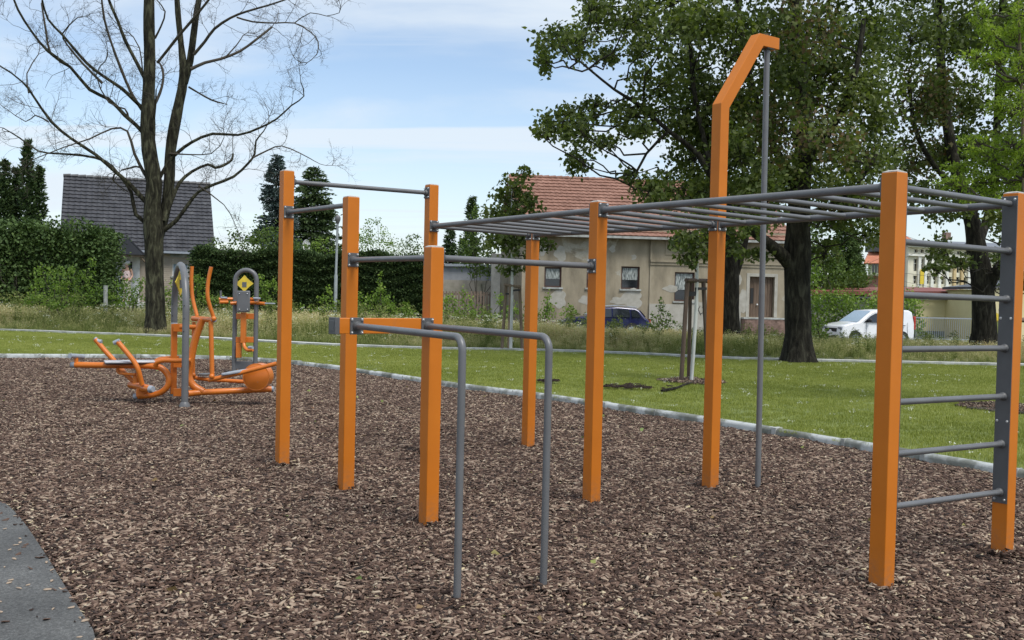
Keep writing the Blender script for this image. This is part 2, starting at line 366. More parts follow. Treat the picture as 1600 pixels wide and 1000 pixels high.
# scatter: the object's mesh holds the prototypes and the points; nodes put the one on the other
def scatter(name, protos, pts, rotz, scale, pick, material, label, kind='stuff', tilt=0.0):
    vs, fs, tone, pid, base = [], [], [], [], 0
    for k, (v, f, t) in enumerate(protos):
        vs.append(v); fs.append(f + base); tone.append(t); pid.append(np.full(len(v), k)); base += len(v)
    n0 = base; n = len(pts)
    vs.append(pts); tone.append(np.zeros(n)); pid.append(pick + 100)
    me = np_mesh(name, np.concatenate(vs), np.concatenate(fs), material, np.concatenate(tone))
    a = me.attributes.new('pid', 'INT', 'POINT'); a.data.foreach_set('value', np.concatenate(pid).astype(np.int32))
    a = me.attributes.new('rot', 'FLOAT_VECTOR', 'POINT'); r = np.zeros((n0 + n, 3)); r[n0:, 2] = rotz
    if tilt: r[n0:, :2] = rng.normal(size=(n, 2)) * tilt
    a.data.foreach_set('vector', r.astype(np.float32).ravel())
    a = me.attributes.new('scl', 'FLOAT', 'POINT'); s = np.ones(n0 + n); s[n0:] = scale; a.data.foreach_set('value', s.astype(np.float32))
    o = link(name, me); tag(o, label, None, None, kind)
    ng = bpy.data.node_groups.new(name + '_nodes', 'GeometryNodeTree')
    ng.interface.new_socket('Geometry', in_out='INPUT', socket_type='NodeSocketGeometry'); ng.interface.new_socket('Geometry', in_out='OUTPUT', socket_type='NodeSocketGeometry')
    gi, go = ng.nodes.new('NodeGroupInput'), ng.nodes.new('NodeGroupOutput'); jn = ng.nodes.new('GeometryNodeJoinGeometry')
    def attr(nm, ty):
        q = ng.nodes.new('GeometryNodeInputNamedAttribute'); q.data_type = ty; q.inputs['Name'].default_value = nm; return q.outputs['Attribute']
    def eq(v):
        c = ng.nodes.new('FunctionNodeCompare'); c.data_type = 'INT'; c.operation = 'EQUAL'; ng.links.new(attr('pid', 'INT'), c.inputs[2]); c.inputs[3].default_value = v; return c.outputs[0]
    for k in range(len(protos)):
        sp = ng.nodes.new('GeometryNodeSeparateGeometry'); sp.domain = 'POINT'; ng.links.new(gi.outputs[0], sp.inputs[0]); ng.links.new(eq(k), sp.inputs[1])
        sq = ng.nodes.new('GeometryNodeSeparateGeometry'); sq.domain = 'POINT'; ng.links.new(gi.outputs[0], sq.inputs[0]); ng.links.new(eq(k + 100), sq.inputs[1])
        ip = ng.nodes.new('GeometryNodeInstanceOnPoints'); ng.links.new(sq.outputs[0], ip.inputs['Points']); ng.links.new(sp.outputs[0], ip.inputs['Instance'])
        er = ng.nodes.new('FunctionNodeEulerToRotation'); ng.links.new(attr('rot', 'FLOAT_VECTOR'), er.inputs[0]); ng.links.new(er.outputs[0], ip.inputs['Rotation'])
        ng.links.new(attr('scl', 'FLOAT'), ip.inputs['Scale']); ng.links.new(ip.outputs[0], jn.inputs[0])
    ng.links.new(jn.outputs[0], go.inputs[0])
    o.modifiers.new('scatter', 'NODES').node_group = ng
    return o
def inside(P, poly):
    x, y = P[:, 0], P[:, 1]; r = np.zeros(len(P), bool); n = len(poly)
    for i in range(n):
        x1, y1 = poly[i]; x2, y2 = poly[(i + 1) % n]
        c = ((y1 > y) != (y2 > y)) & (x < (x2 - x1) * (y - y1) / ((y2 - y1) + 1e-12) + x1); r ^= c
    return r
def jgrid(x0, x1, y0, y1, s, hw=0.6, mg=1.5):
    X, Y = np.meshgrid(np.arange(x0, x1, s), np.arange(y0, y1, s)); P = np.stack([X.ravel(), Y.ravel()], 1)
    P += rng.uniform(-0.45, 0.45, P.shape) * s
    return P[np.abs(P[:, 0]) < P[:, 1] * hw + mg]

# ------------------------------------------------------------------ ground layout
def resample(pl, n):
    P = [V(p) for p in pl]; L = [0]
    for a, b in zip(P, P[1:]): L.append(L[-1] + (b - a).length)
    res = []; j = 0
    for i in range(n):
        s = L[-1] * i / (n - 1)
        while j < len(P) - 2 and L[j + 1] < s: j += 1
        res.append(P[j].lerp(P[j + 1], (s - L[j]) / max(1e-9, L[j + 1] - L[j])))
    return res
def smoothline(pl, it=2):
    for _ in range(it):
        q = [pl[0]]
        for a, b in zip(pl, pl[1:]): q += [a.lerp(b, 0.25), a.lerp(b, 0.75)]
        pl = q + [pl[-1]]
    return pl
KZ = 0.082
kerb_px = [(0, 553), (120, 553), (250, 554), (350, 556), (440, 561), (530, 571), (700, 597), (830, 612), (1000, 636), (1150, 658), (1300, 682), (1440, 706), (1540, 722), (1600, 734)]
kerb = [V((-19, 12, KZ)), V((-17.5, 17, KZ)), V((-14.5, 20.5, KZ))] + [G(x, y, KZ) for x, y in kerb_px] + [V((6.4, 7.9, KZ)), V((8.8, 5.5, KZ)), V((11, 2, KZ)), V((12, -4, KZ))]
kerb = smoothline(kerb, 2)
asph = [V((-14, 11.2, 0)), V((-8, 9.6, 0)), V((-5.6, 8.6, 0))] + [G(x, y) for x, y in [(0, 780), (30, 806), (70, 865), (100, 915), (130, 962), (155, 1000)]] + [V((-1.35, 3.2, 0)), V((-1.1, 1.5, 0)), V((-1.0, -4, 0))]
asph = smoothline(asph, 2)
path_px = [(-250, 510), (0, 517), (100, 521), (240, 526), (330, 531), (450, 538), (560, 543), (700, 547), (850, 549), (1000, 555), (1130, 562), (1240, 565), (1380, 568), (1560, 572), (1750, 576), (2100, 584)]
pathl = smoothline([V((-40, 34, 0.05))] + [G(x, y, 0.05) for x, y in path_px] + [V((40, 22, 0.05))], 2)

def strip(name, A, B, m, nseg=1, zf=None, kind='structure'):
    n = len(A); vs = []
    for j in range(nseg + 1):
        for i in range(n):
            p = A[i].lerp(B[i], j / nseg)
            if zf: p.z = zf(p, j / nseg)
            vs.append(p)
    fs = [(j * n + i, j * n + i + 1, (j + 1) * n + i + 1, (j + 1) * n + i) for j in range(nseg) for i in range(n - 1)]
    mb = MB().add(vs, fs); o = mb.build(name, m, None, kind=kind); me = o.data
    if me.polygons[0].normal.z < 0: me.flip_normals()
    return o
# ground sheet to the horizon
xs = np.concatenate([np.linspace(-600, -60, 10), np.linspace(-50, 50, 41), np.linspace(60, 600, 10)]); ys = np.concatenate([[-300, -100, -30], np.linspace(-10, 80, 46), np.linspace(100, 1200, 14)])
vsg = [V((x, y, gz(x, y) - 0.07)) for y in ys for x in xs]; nx = len(xs)
MB().add(vsg, [(j * nx + i, j * nx + i + 1, (j + 1) * nx + i + 1, (j + 1) * nx + i) for j in range(len(ys) - 1) for i in range(nx - 1)]).build('ground', FIELD, kind='structure')
# mulch bed sheet
mulch_poly = [(p.x, p.y) for p in kerb] + [(p.x, p.y) for p in reversed(asph)] + []
poly3 = [V((x, y, -0.004)) for x, y in mulch_poly]
import bmesh
def flat_poly(name, pts, z, m, kind='structure'):
    bm = bmesh.new(); vv = [bm.verts.new((p[0], p[1], z)) for p in pts]; f = bm.faces.new(vv); bmesh.ops.triangulate(bm, faces=[f])
    bmesh.ops.recalc_face_normals(bm, faces=bm.faces)
    me = bpy.data.meshes.new(name); bm.to_mesh(me); bm.free(); me.materials.append(m)
    if me.polygons[0].normal.z < 0: me.flip_normals()
    return tag(link(name, me), kind=kind)
flat_poly('mulch_bed', mulch_poly, -0.036, SOIL)
flat_poly('asphalt_path', [(p.x, p.y) for p in asph] + [(-16, -4), (-16, 11.4)], 0.006, ASPH)
K_ = resample(kerb, 160); P_ = resample(pathl, 160)
def mid(l): return [p.copy() for p in l]
# lawn between kerb and far path: pair the points by x
def at_x(l, x):
    for a, b in zip(l, l[1:]):
        if a.x <= x <= b.x: return a.lerp(b, (x - a.x) / max(1e-9, b.x - a.x))
    return l[0] if x < l[0].x else l[-1]
lx = np.linspace(-19, 5.9, 90)
lawn_a = [at_x(kerb[:-1], x) for x in lx]; lawn_b = [at_x(pathl, -26 + (x + 19) / 24.9 * 44) for x in lx]
for p in lawn_a: p.z = 0.06
ka = [p for p in kerb if p.x > 5.9]
lawn_a += [V((p.x, p.y, 0.06)) for p in ka]; lawn_b += [V((18 + i * 22 / len(ka), 24.5 - i * 24 / len(ka), 0.05)) for i in range(len(ka))]
strip('lawn', lawn_a, lawn_b, LAWNM, 6, lambda p, t: 0.055)
# path with its pale edging
def shift(l, d): 
    r = []
    for i, p in enumerate(l):
        t = (l[min(i + 1, len(l) - 1)] - l[max(i - 1, 0)]).normalized(); r.append(p + V((-t.y, t.x, 0)) * d)
    return r
PW = 1.25
pathb = shift(P_, PW)
strip('footpath', mid(P_), mid(pathb), PATHM, 1, lambda p, t: 0.062)
meadb = [V((p.x * 1.32, 47 if p.x > -8 else 46, 0)) for p in pathb]
strip('meadow_ground', mid(pathb), meadb, MEADM, 10, lambda p, t: gz(p.x, p.y) + 0.03 * (1 - t))
strip('road', [V((x, 47.0, 0)) for x in range(-14, 60, 2)], [V((x, 58.0 if x < -2 else 56, 0)) for x in range(-14, 60, 2)], ROADM, 4, lambda p, t: gz(p.x, p.y) + 0.03)

# kerb of single stones
kr = empty('kerb', (0, 0, 0), None, None, None, 'structure')
klen = 0.0; KL = [0.0]
for a, b in zip(kerb, kerb[1:]): KL.append(KL[-1] + (b - a).length)
def kpos(s):
    s = max(0, min(KL[-1], s))
    for i in range(len(kerb) - 1):
        if KL[i + 1] >= s: return kerb[i].lerp(kerb[i + 1], (s - KL[i]) / max(1e-9, KL[i + 1] - KL[i]))
    return kerb[-1]
s = 0.0; mort = MB()
while s < KL[-1] - 1.0:
    mb = MB(); L = 0.988; n = 4; prof = [(-0.058, -0.14), (-0.058, -0.04), (-0.05, -0.016), (-0.028, -0.002), (0.0, 0.004), (0.028, -0.002), (0.05, -0.016), (0.058, -0.04), (0.058, -0.14)]
    dz = random.uniform(-0.006, 0.006); vv = []
    for i in range(n + 1):
        p = kpos(s + L * i / n); q = (kpos(s + L * i / n + 0.05) - kpos(s + L * i / n - 0.05)).normalized(); nrm = V((-q.y, q.x, 0))
        vv += [V((p.x, p.y, KZ + dz)) + nrm * a + V((0, 0, b)) for a, b in prof]
    m = len(prof); ff = [(i * m + j, i * m + j + 1, (i + 1) * m + j + 1, (i + 1) * m + j) for i in range(n) for j in range(m - 1)] + [tuple(range(m))[::-1], tuple(n * m + j for j in range(m))]
    # mulch-side orientation does not matter, normals recalculated
    mb.add(vv, [f[::-1] for f in ff]); o = mb.build('kerb_stone', CONC2, kr, sm=50)
    p = kpos(s + 0.994); q = (kpos(s + 1.03) - kpos(s + 0.96)).normalized(); nrm = V((-q.y, q.x, 0))
    mort.obox(V((p.x, p.y, KZ - 0.056)), q * 0.006, nrm * 0.056, V((0, 0, 0.055)))
    if random.random() < 0.35: mort.obox(V((p.x, p.y, KZ - 0.045)) - nrm * 0.01 * 0, q * random.uniform(0.02, 0.05), nrm * 0.0605, V((0, 0, 0.0505)))
    s += 1.0
mort.build('mortar', CONC, kr, bevel=0)
# pale edging bricks of the far path (thin upright stones)
fe = MB(); e0 = P_
for i in range(0, len(e0) - 1):
    p, q = e0[i], e0[i + 1]; d = (q - p); nrm = V((-d.y, d.x, 0)).normalized()
    fe.obox((p + q) / 2 + V((0, 0, 0.02)), d * 0.492, nrm * 0.03, V((0, 0, 0.05)))
fe.build('footpath_edging', CONC, kind='structure')

# ------------------------------------------------------------------ bark mulch
def chip_patch(nc, R, lmin=0.02, lmax=0.075, zmax=0.036):
    vs, fs, tn = [], [], []
    for _ in range(nc):
        r = R * math.sqrt(random.random()); a = random.random() * 2 * pi
        L = random.triangular(lmin, lmax, 0.03); wd = min(0.019, L * random.uniform(0.16, 0.5)); th = random.uniform(0.002, 0.006)
        k = 6; pts = []
        for i in range(k):
            t = 2 * pi * i / k + random.uniform(-0.25, 0.25); pts.append(V((cos(t) * L / 2 * random.uniform(0.8, 1.1), sin(t) * wd / 2 * random.uniform(0.7, 1.15), random.uniform(-1, 1) * 0.0025)))
        rot = Matrix.Rotation(random.random() * 2 * pi, 3, 'Z') @ Matrix.Rotation(random.gauss(0, 0.5), 3, 'X') @ Matrix.Rotation(random.gauss(0, 0.22), 3, 'Y')
        c = V((r * cos(a), r * sin(a), random.random() ** 0.7 * zmax + 0.003)); b = len(vs)
        vs += [rot @ p + c for p in pts] + [rot @ (p * 0.9 + V((0, 0, th))) + c for p in pts]
        for i in range(k):
            j = (i + 1) % k; fs += [(b + i, b + j, b + k + j), (b + i, b + k + j, b + k + i)]
        fs += [(b + k, b + k + i, b + k + i + 1) for i in range(1, k - 1)]
        u = random.random(); t = min(1, max(0, random.gauss(0.5, 0.27)))
        if u > 0.95: t = random.uniform(0.88, 1.0)
        elif t > 0.9: t = 0.88
        tn += [t] * (2 * k)
    return np.array([tuple(v) for v in vs]), np.array(fs), np.array(tn)
def patches(poly, P, mg):
    ok = inside(P, poly)
    for a in np.linspace(0, 2 * pi, 8, endpoint=False): ok &= inside(P + np.array([cos(a), sin(a)]) * mg, poly)
    return P[ok]
protos = [chip_patch(230, 0.17) for _ in range(7)]
P1 = patches(mulch_poly, jgrid(-9, 8, 3.2, 10.5, 0.17), 0.13); P2 = patches(mulch_poly, jgrid(-14, 11, 10.5, 23, 0.21, 0.62, 2.0), 0.13)
e1 = patches(mulch_poly, jgrid(-15, 11, 3.2, 23, 0.1, 0.62, 2.0), 0.0); 
dm = ~np.isin(np.arange(len(e1)), np.nonzero(inside(e1, mulch_poly))[0]); 
PP = np.concatenate([P1, P2]); npp = len(PP)
scatter('bark_mulch', protos, np.column_stack([PP, rng.uniform(-0.036, -0.029, npp) + 0.008 * np.sin(PP[:, 0] * 2.1 + 1.5 * np.sin(PP[:, 1] * 1.3)) * np.sin(PP[:, 1] * 1.9)]), rng.uniform(0, 6.28, npp), rng.uniform(0.9, 1.15, npp), rng.integers(0, 7, npp), CHIPM, 'brown bark chips covering the playground bed around the orange posts')
# thin edge of small clusters, filling up to kerb and asphalt, with strays on the asphalt
small = [chip_patch(22, 0.055, 0.018, 0.05, 0.022) for _ in range(6)] + [chip_patch(1, 0.001, 0.02, 0.05, 0.001) for _ in range(4)]
e1 = jgrid(-15, 11, 3.2, 23, 0.07, 0.62, 2.0); far_ok = patches(mulch_poly, e1, 0.015); in_big = patches(mulch_poly, far_ok, 0.2)
keep = np.array([tuple(p) for p in far_ok if not inside(p[None] , mulch_poly)[0] or True])
mask = np.ones(len(far_ok), bool)
okb = inside(far_ok, mulch_poly)
for a in np.linspace(0, 2 * pi, 8, endpoint=False): okb &= inside(far_ok + np.array([cos(a), sin(a)]) * 0.2, mulch_poly)
edge = far_ok[~okb]
A_ = resample(asph, 400); strays = []
for _ in range(420):
    p = A_[random.randrange(len(A_))]
    if p.y < 2 or p.y > 9: continue
    d = random.expovariate(1 / 0.22); strays.append((p.x - d * 0.9, p.y - d * 0.25))
strays = np.array(strays)
Z = np.concatenate([np.column_stack([edge, np.full(len(edge), -0.024)]), np.column_stack([strays, np.full(len(strays), 0.006)])])
pk = np.concatenate([rng.integers(0, 6, len(edge)), rng.integers(6, 10, len(strays))])
scatter('bark_mulch_edge', small, Z, rng.uniform(0, 6.28, len(Z)), rng.uniform(0.8, 1.2, len(Z)), pk, CHIPM, 'loose bark chips along the kerb and strayed onto the asphalt')

# ------------------------------------------------------------------ lawn grass and meadow
def blades(n, R, h0, h1, w, tmu=0.45, tsd=0.2, lean=0.35, heads=0, headt=0.8):
    a = rng.uniform(0, 6.28, n); r = R * np.sqrt(rng.random(n)); b = np.column_stack([r * np.cos(a), r * np.sin(a), np.zeros(n)])
    h = rng.uniform(h0, h1, n); ph = rng.uniform(0, 6.28, n); ln = np.abs(rng.normal(0, lean, n)) * h
    d = np.column_stack([np.cos(ph), np.sin(ph), np.zeros(n)]); side = np.column_stack([-np.sin(ph), np.cos(ph), np.zeros(n)]) * (w / 2)
    top = b + d * ln[:, None] + np.column_stack([np.zeros(n), np.zeros(n), h]); midp = b + d * (ln * 0.35)[:, None] + np.column_stack([np.zeros(n), np.zeros(n), h * 0.55])
    v = np.stack([b - side, b + side, midp - side * 0.8, midp + side * 0.8, top], 1).reshape(-1, 3); i = np.arange(n)[:, None] * 5
    f = np.concatenate([i + [[0, 1, 3]], i + [[0, 3, 2]], i + [[2, 3, 4]]]); t = np.clip(rng.normal(tmu, tsd, n), 0, 0.93); T = np.repeat(t, 5)
    V_, F_, T_ = [v], [f], [T]
    if heads:
        idx = rng.choice(n, heads, replace=False); k = 7; c = np.repeat(top[idx], k, 0) + rng.normal(size=(heads * k, 3)) * [0.012, 0.012, 0.05]
        vv, ff, tt = cards(c, 0.035, np.full(len(c), headt) + rng.normal(0, 0.05, len(c)), asp=0.5); F_.append(ff + len(v)); V_.append(vv); T_.append(np.clip(tt, 0, 0.97))
    return np.concatenate(V_), np.concatenate(F_), np.concatenate(T_)
lawn_poly = [(p.x, p.y) for p in lawn_a] + [(p.x, p.y) for p in reversed(lawn_b)]
gp = [blades(230, 0.2, 0.018, 0.05, 0.005, 0.25 + 0.11 * k, 0.18) for k in range(5)]
for k in range(2):
    v, f, t = blades(230, 0.2, 0.018, 0.05, 0.005, 0.45, 0.2); c = np.column_stack([rng.uniform(-0.12, 0.12, (3, 2)), rng.uniform(0.045, 0.055, 3)])
    c = np.repeat(c, 5, 0) + rng.normal(size=(15, 3)) * 0.007; a, b_, c_ = cards(c, 0.016, np.ones(15)); gp.append((np.concatenate([v, a]), np.concatenate([f, b_ + len(v)]), np.concatenate([t, c_])))
LP = patches(lawn_poly, jgrid(-20, 20, 7, 34, 0.24, 0.6, 2.0), 0.07)
nl = len(LP); fieldn = np.sin(LP[:, 0] * 0.9 + 2 * np.sin(LP[:, 1] * 0.5)) + np.sin(LP[:, 1] * 1.3 + LP[:, 0] * 0.4)
pk = np.clip(np.round(2 + fieldn * 0.8 + rng.normal(0, 0.8, nl)), 0, 4).astype(int); fl = rng.random(nl) < 0.07; pk[fl] = rng.integers(5, 7, fl.sum())
scatter('grass', gp, np.column_stack([LP, np.full(nl, 0.05)]), rng.uniform(0, 6.28, nl), rng.uniform(0.75, 1.2, nl), pk, GRASSM, 'short mown lawn grass between the kerb and the far footpath')
mead_poly = [(p.x, p.y + 0.1) for p in pathb] + [(p.x, p.y) for p in reversed(meadb)]
mg = [blades(130, 0.3, 0.2, 0.55, 0.009, m_, 0.14, 0.3, heads=hd, headt=ht) for m_, hd, ht in ((0.3, 20, 0.7), (0.42, 40, 0.8), (0.55, 55, 0.82), (0.3, 12, 0.6), (0.5, 50, 0.92), (0.2, 4, 0.6))]
for k in range(3):
    v, f, t = blades(80, 0.3, 0.2, 0.6, 0.009, 0.35, 0.15, 0.3, heads=20, headt=0.75); nf = 5
    c = np.column_stack([rng.uniform(-0.25, 0.25, (nf, 2)), rng.uniform(0.42, 0.72, nf)]); c = np.repeat(c, 9, 0) + rng.normal(size=(nf * 9, 3)) * [0.04, 0.04, 0.008]
    a, b_, c_ = cards(c, 0.028, np.ones(nf * 9), asp=1.0); mg.append((np.concatenate([v, a]), np.concatenate([f, b_ + len(v)]), np.concatenate([t, c_])))
for k in range(2):                       # thistle-like leafy stems
    v, f, t = blades(14, 0.14, 0.5, 0.95, 0.012, 0.12, 0.08, 0.1); c = np.column_stack([rng.normal(0, 0.09, (160, 2)), rng.uniform(0.1, 0.95, 160)])
    a, b_, c_ = cards(c, 0.09, np.clip(rng.normal(0.25, 0.12, 160), 0, 1), asp=0.35); mg.append((np.concatenate([v, a]), np.concatenate([f, b_ + len(v)]), np.concatenate([t, c_])))
MP = patches(mead_poly, jgrid(-34, 34, 24, 47, 0.3, 0.58, 2.0), 0.05); nm = len(MP)
fm = np.sin(MP[:, 0] * 0.45 + 1.5 * np.sin(MP[:, 1] * 0.3)) + 0.7 * np.sin(MP[:, 0] * 1.1 + MP[:, 1] * 0.8)
pk = np.select([rng.random(nm) < 0.05, rng.random(nm) < 0.05, fm > 0.9, fm > 0.2, fm > -0.5], [rng.integers(6, 9, nm), rng.integers(9, 11, nm), rng.choice([2, 4, 1], nm), rng.choice([1, 2, 0], nm), rng.choice([0, 1, 3], nm)], rng.choice([0, 3, 5], nm))
mz = np.array([gz(x, y) for x, y in MP]); near = np.clip((MP[:, 1] - np.array([at_x(pathb, x).y for x in MP[:, 0]])) / 2.5, 0.35, 1)
scatter('meadow_grass', mg, np.column_stack([MP, mz]), rng.uniform(0, 6.28, nm), rng.uniform(0.75, 1.35, nm) * near * np.interp(MP[:, 0], [-6, 1, 3, 6, 8], [1.12, 1.05, 0.85, 0.8, 0.68]), pk, MEADG, 'tall unmown meadow grass with tan seed heads and white flowers behind the footpath', tilt=0.06)

# ------------------------------------------------------------------ exercise frame
TH = radians(35.58)
u = V((cos(TH), sin(TH), 0)); v = V((-sin(TH), cos(TH), 0)); z = V((0, 0, 1))
def B0(px, py): q = G(px, py); return V((q.x, q.y + 0.07, 0))
pA, pB, pC, pD, pE, pF, pG, pH = B0(438, 728), B0(538, 768), B0(668, 823), B0(925, 788), B0(825, 700), B0(1112, 765), B0(1384, 922), B0(1574, 868)
pI = V((-0.82, 9.74, 0))
RIG = empty('calisthenics_frame', (pD.x, pD.y, 0), 'large orange and grey climbing frame with monkey bars and ladder rungs on bark mulch', 'climbing frame')
def prof_post(mb, base, h, a=0.05):
    mb.obox(base + z * (h / 2 - 0.1), u * a, v * a, z * (h / 2 + 0.1))
posts = {}
for nme, p, h in (('A', pA, 2.665), ('B', pB, 2.342), ('C', pC, 1.908), ('D', pD, 2.322), ('E', pE, 2.262), ('G', pG, 2.326), ('H', pH, 2.318), ('I', pI, 2.655)):
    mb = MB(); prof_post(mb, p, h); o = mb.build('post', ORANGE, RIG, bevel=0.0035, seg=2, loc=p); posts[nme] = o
    c = MB(); t = p + z * (h + 0.1)
    c.obox(p + z * (h + 0.003), u * 0.047, v * 0.047, z * 0.003)
    a = 0.047; b = 0.03
    c.add([p + z * (h + 0.006) + u * i * a + v * j * a for i, j in ((-1, -1), (1, -1), (1, 1), (-1, 1))] + [p + z * (h + 0.013) + u * i * b + v * j * b for i, j in ((-1, -1), (1, -1), (1, 1), (-1, 1))], [(0, 1, 5, 4), (1, 2, 6, 5), (2, 3, 7, 6), (3, 0, 4, 7), (4, 5, 6, 7)])
    c.build('post_cap', CAPM, o, bevel=0.001)
# the high post with the bent arm, one mitred square tube
hb = 3.215; arm = [pF + z * -0.1, pF + z * hb, pF + u * 0.43 + z * (hb + 0.62), pF + u * 0.66 + z * (hb + 0.62)]
mb = MB(); vv = []
for i, p in enumerate(arm):
    if i == 0: n2 = u.copy()
    elif i == 3: n2 = -z
    else:
        d1, d2 = (arm[i] - arm[i - 1]).normalized(), (arm[i + 1] - arm[i]).normalized(); bis = (d1 + d2).normalized(); n2 = v.cross(bis); n2 = n2 if n2.dot(u) > 0 or n2.z < 0 else -n2
        n2 = n2.normalized() / (bis.dot(d1))
        if n2.dot(u) < 0: n2 = -n2
    vv += [p + v * 0.05 * s1 + n2 * 0.05 * s2 for s1, s2 in ((-1, -1), (1, -1), (1, 1), (-1, 1))]
ff = [(i * 4 + k, i * 4 + (k + 1) % 4, (i + 1) * 4 + (k + 1) % 4, (i + 1) * 4 + k) for i in range(3) for k in range(4)] + [(3, 2, 1, 0), (12, 13, 14, 15)]
mb.add(vv, ff); po = mb.build('arched_post', ORANGE, RIG, sm=0)
bm = bmesh.new(); bm.from_mesh(po.data); bmesh.ops.recalc_face_normals(bm, faces=bm.faces); bm.to_mesh(po.data); bm.free()
m_ = po.modifiers.new('b', 'BEVEL'); m_.width = 0.0035; m_.segments = 2
ec = MB(); ec.obox(arm[3] + u * 0.003, u * 0.003, v * 0.046, z * 0.046); ec.build('end_cap', GREYP, po, bevel=0.001)
ptop = pF + u * 0.56 + z * (hb + 0.565); pbot = B0(1184, 762); pbot.y -= 0.07; pbot.z = -0.05
mb = MB(); mb.tube([pbot, ptop], 0.0245, 16); pole = mb.build('sliding_pole', GREY, RIG)
mb = MB(); mb.obox(ptop + z * 0.002, u * 0.045, v * 0.045, z * 0.004); mb.build('flange', GREYP, pole)
# mounting plates with four bolts
bolt_me = None
def plate(p, n, zc, side, wd=0.047, ht=0.055):
    """p post axis, n outward face normal, side in-face horizontal"""
    global bolt_me
    c = V((p.x, p.y, zc)) + n * 0.054
    mb = MB(); mb.obox(c, n * 0.004, side * wd, z * ht); mb.tube([c + n * 0.004, c + n * 0.03], [0.032, 0.027], 14)
    o = mb.build('mounting_plate', GREYP, RIG, bevel=0.0015, loc=c)
    for i in (-1, 1):
        for j in (-1, 1):
            bc = c + n * 0.004 + side * (wd - 0.011) * i + z * (ht - 0.012) * j
            b = MB(); b.tube([bc, bc + n * 0.004], 0.0095, 8); b.ball(bc + n * 0.006, 0.0065, 8, 5); b.build('bolt', STEEL, o, loc=bc)
    return o
def bar(name, a, b, r, seg=14, parent=None):
    return MB().tube([a, b], r, seg).build(name, GREY, parent or RIG)
def at(p, n, zc, off=0.058): return V((p.x, p.y, zc)) + n * off
RZ = {'I': 2.252, 'D': 2.262, 'G': 2.25, 'E': 2.225, 'F': 2.225, 'H': 2.252}
bar('pull_up_bar', at(pA, u, 2.575, 0.05), at(pI, -u, 2.578, 0.05), 0.0205); plate(pI, -u, 2.578, v); plate(pA, u, 2.575, v)
bar('pull_up_bar', at(pA, -v, 2.295, 0.05), at(pB, v, 2.285, 0.05), 0.0205); plate(pA, -v, 2.295, u); plate(pB, v, 2.285, u)
bar('pull_up_bar', at(pB, -v, 1.845, 0.05), at(pC, v, 1.838, 0.05), 0.0205); plate(pB, -v, 1.845, u); plate(pC, v, 1.838, u)
bar('pull_up_bar', at(pC, u, 1.838, 0.05), at(pD, -u, 1.832, 0.05), 0.0225); plate(pC, u, 1.838, v); plate(pD, -u, 1.832, v)
rails = [('I', pI, -v, 'D', pD, v), ('D', pD, -v, 'G', pG, v), ('E', pE, -v, 'F', pF, v), ('F', pF, -v, 'H', pH, v)]
for a, p, n1, b, q, n2 in rails:
    bar('monkey_bar_rail', at(p, n1, RZ[a], 0.05), at(q, n2, RZ[b], 0.05), 0.0245); plate(p, n1, RZ[a], u); plate(q, n2, RZ[b], u)
for a, p, b, q in (('I', pI, 'E', pE), ('D', pD, 'F', pF), ('G', pG, 'H', pH)):
    bar('monkey_bar_rung', at(p, u, RZ[a], 0.05), at(q, -u, RZ[b], 0.05), 0.019); plate(p, u, RZ[a], v)
    if b != 'H': plate(q, -u, RZ[b], v)
for (a, p, b, q), (c, r, d, s_) in ((('I', pI, 'D', pD), ('E', pE, 'F', pF)), (('D', pD, 'G', pG), ('F', pF, 'H', pH))):
    for k in range(1, 8):
        t = k / 8; x1 = p.lerp(q, t); x1.z = RZ[a] + (RZ[b] - RZ[a]) * t; x2 = r.lerp(s_, t); x2.z = RZ[c] + (RZ[d] - RZ[c]) * t
        bar('monkey_bar_rung', x1, x2, 0.0165, 12)
# ladder
hp = MB(); hp.obox(pH - u * 0.0535 + z * ((0.33 + 2.30) / 2), u * 0.003, v * 0.049, z * ((2.30 - 0.33) / 2)); lp = hp.build('ladder_plate', GREYP, RIG, bevel=0.0015)
hp = MB(); hp.obox(pG + u * 0.0535 + z * ((0.33 + 2.30) / 2), u * 0.003, v * 0.049, z * ((2.30 - 0.33) / 2)); lp2 = hp.build('ladder_plate', GREYP, RIG, bevel=0.0015)
for zc in (0.355, 0.86, 1.52, 2.28):
    for sgn in (-1, 1):
        bc = pH - u * 0.0565 + v * 0.033 * sgn + z * zc; b = MB(); b.tube([bc, bc - u * 0.003], 0.009, 8); b.ball(bc - u * 0.004, 0.006, 8, 5); b.build('bolt', STEEL, lp, loc=bc)
for z1, z2 in ((0.445, 0.40), (0.745, 0.712), (1.04, 1.018), (1.34, 1.328), (1.648, 1.642), (1.948, 1.95)):
    bar('ladder_rung', at(pG, u, z1, 0.05), at(pH, -u, z2, 0.05), 0.0185)
    mb = MB(); e = at(pH, -u, z2, 0.0565); mb.tube([e, e - u * 0.012, e - u * 0.02], [0.028, 0.027, 0.019], 14); mb.build('rung_collar', GREYP, RIG)
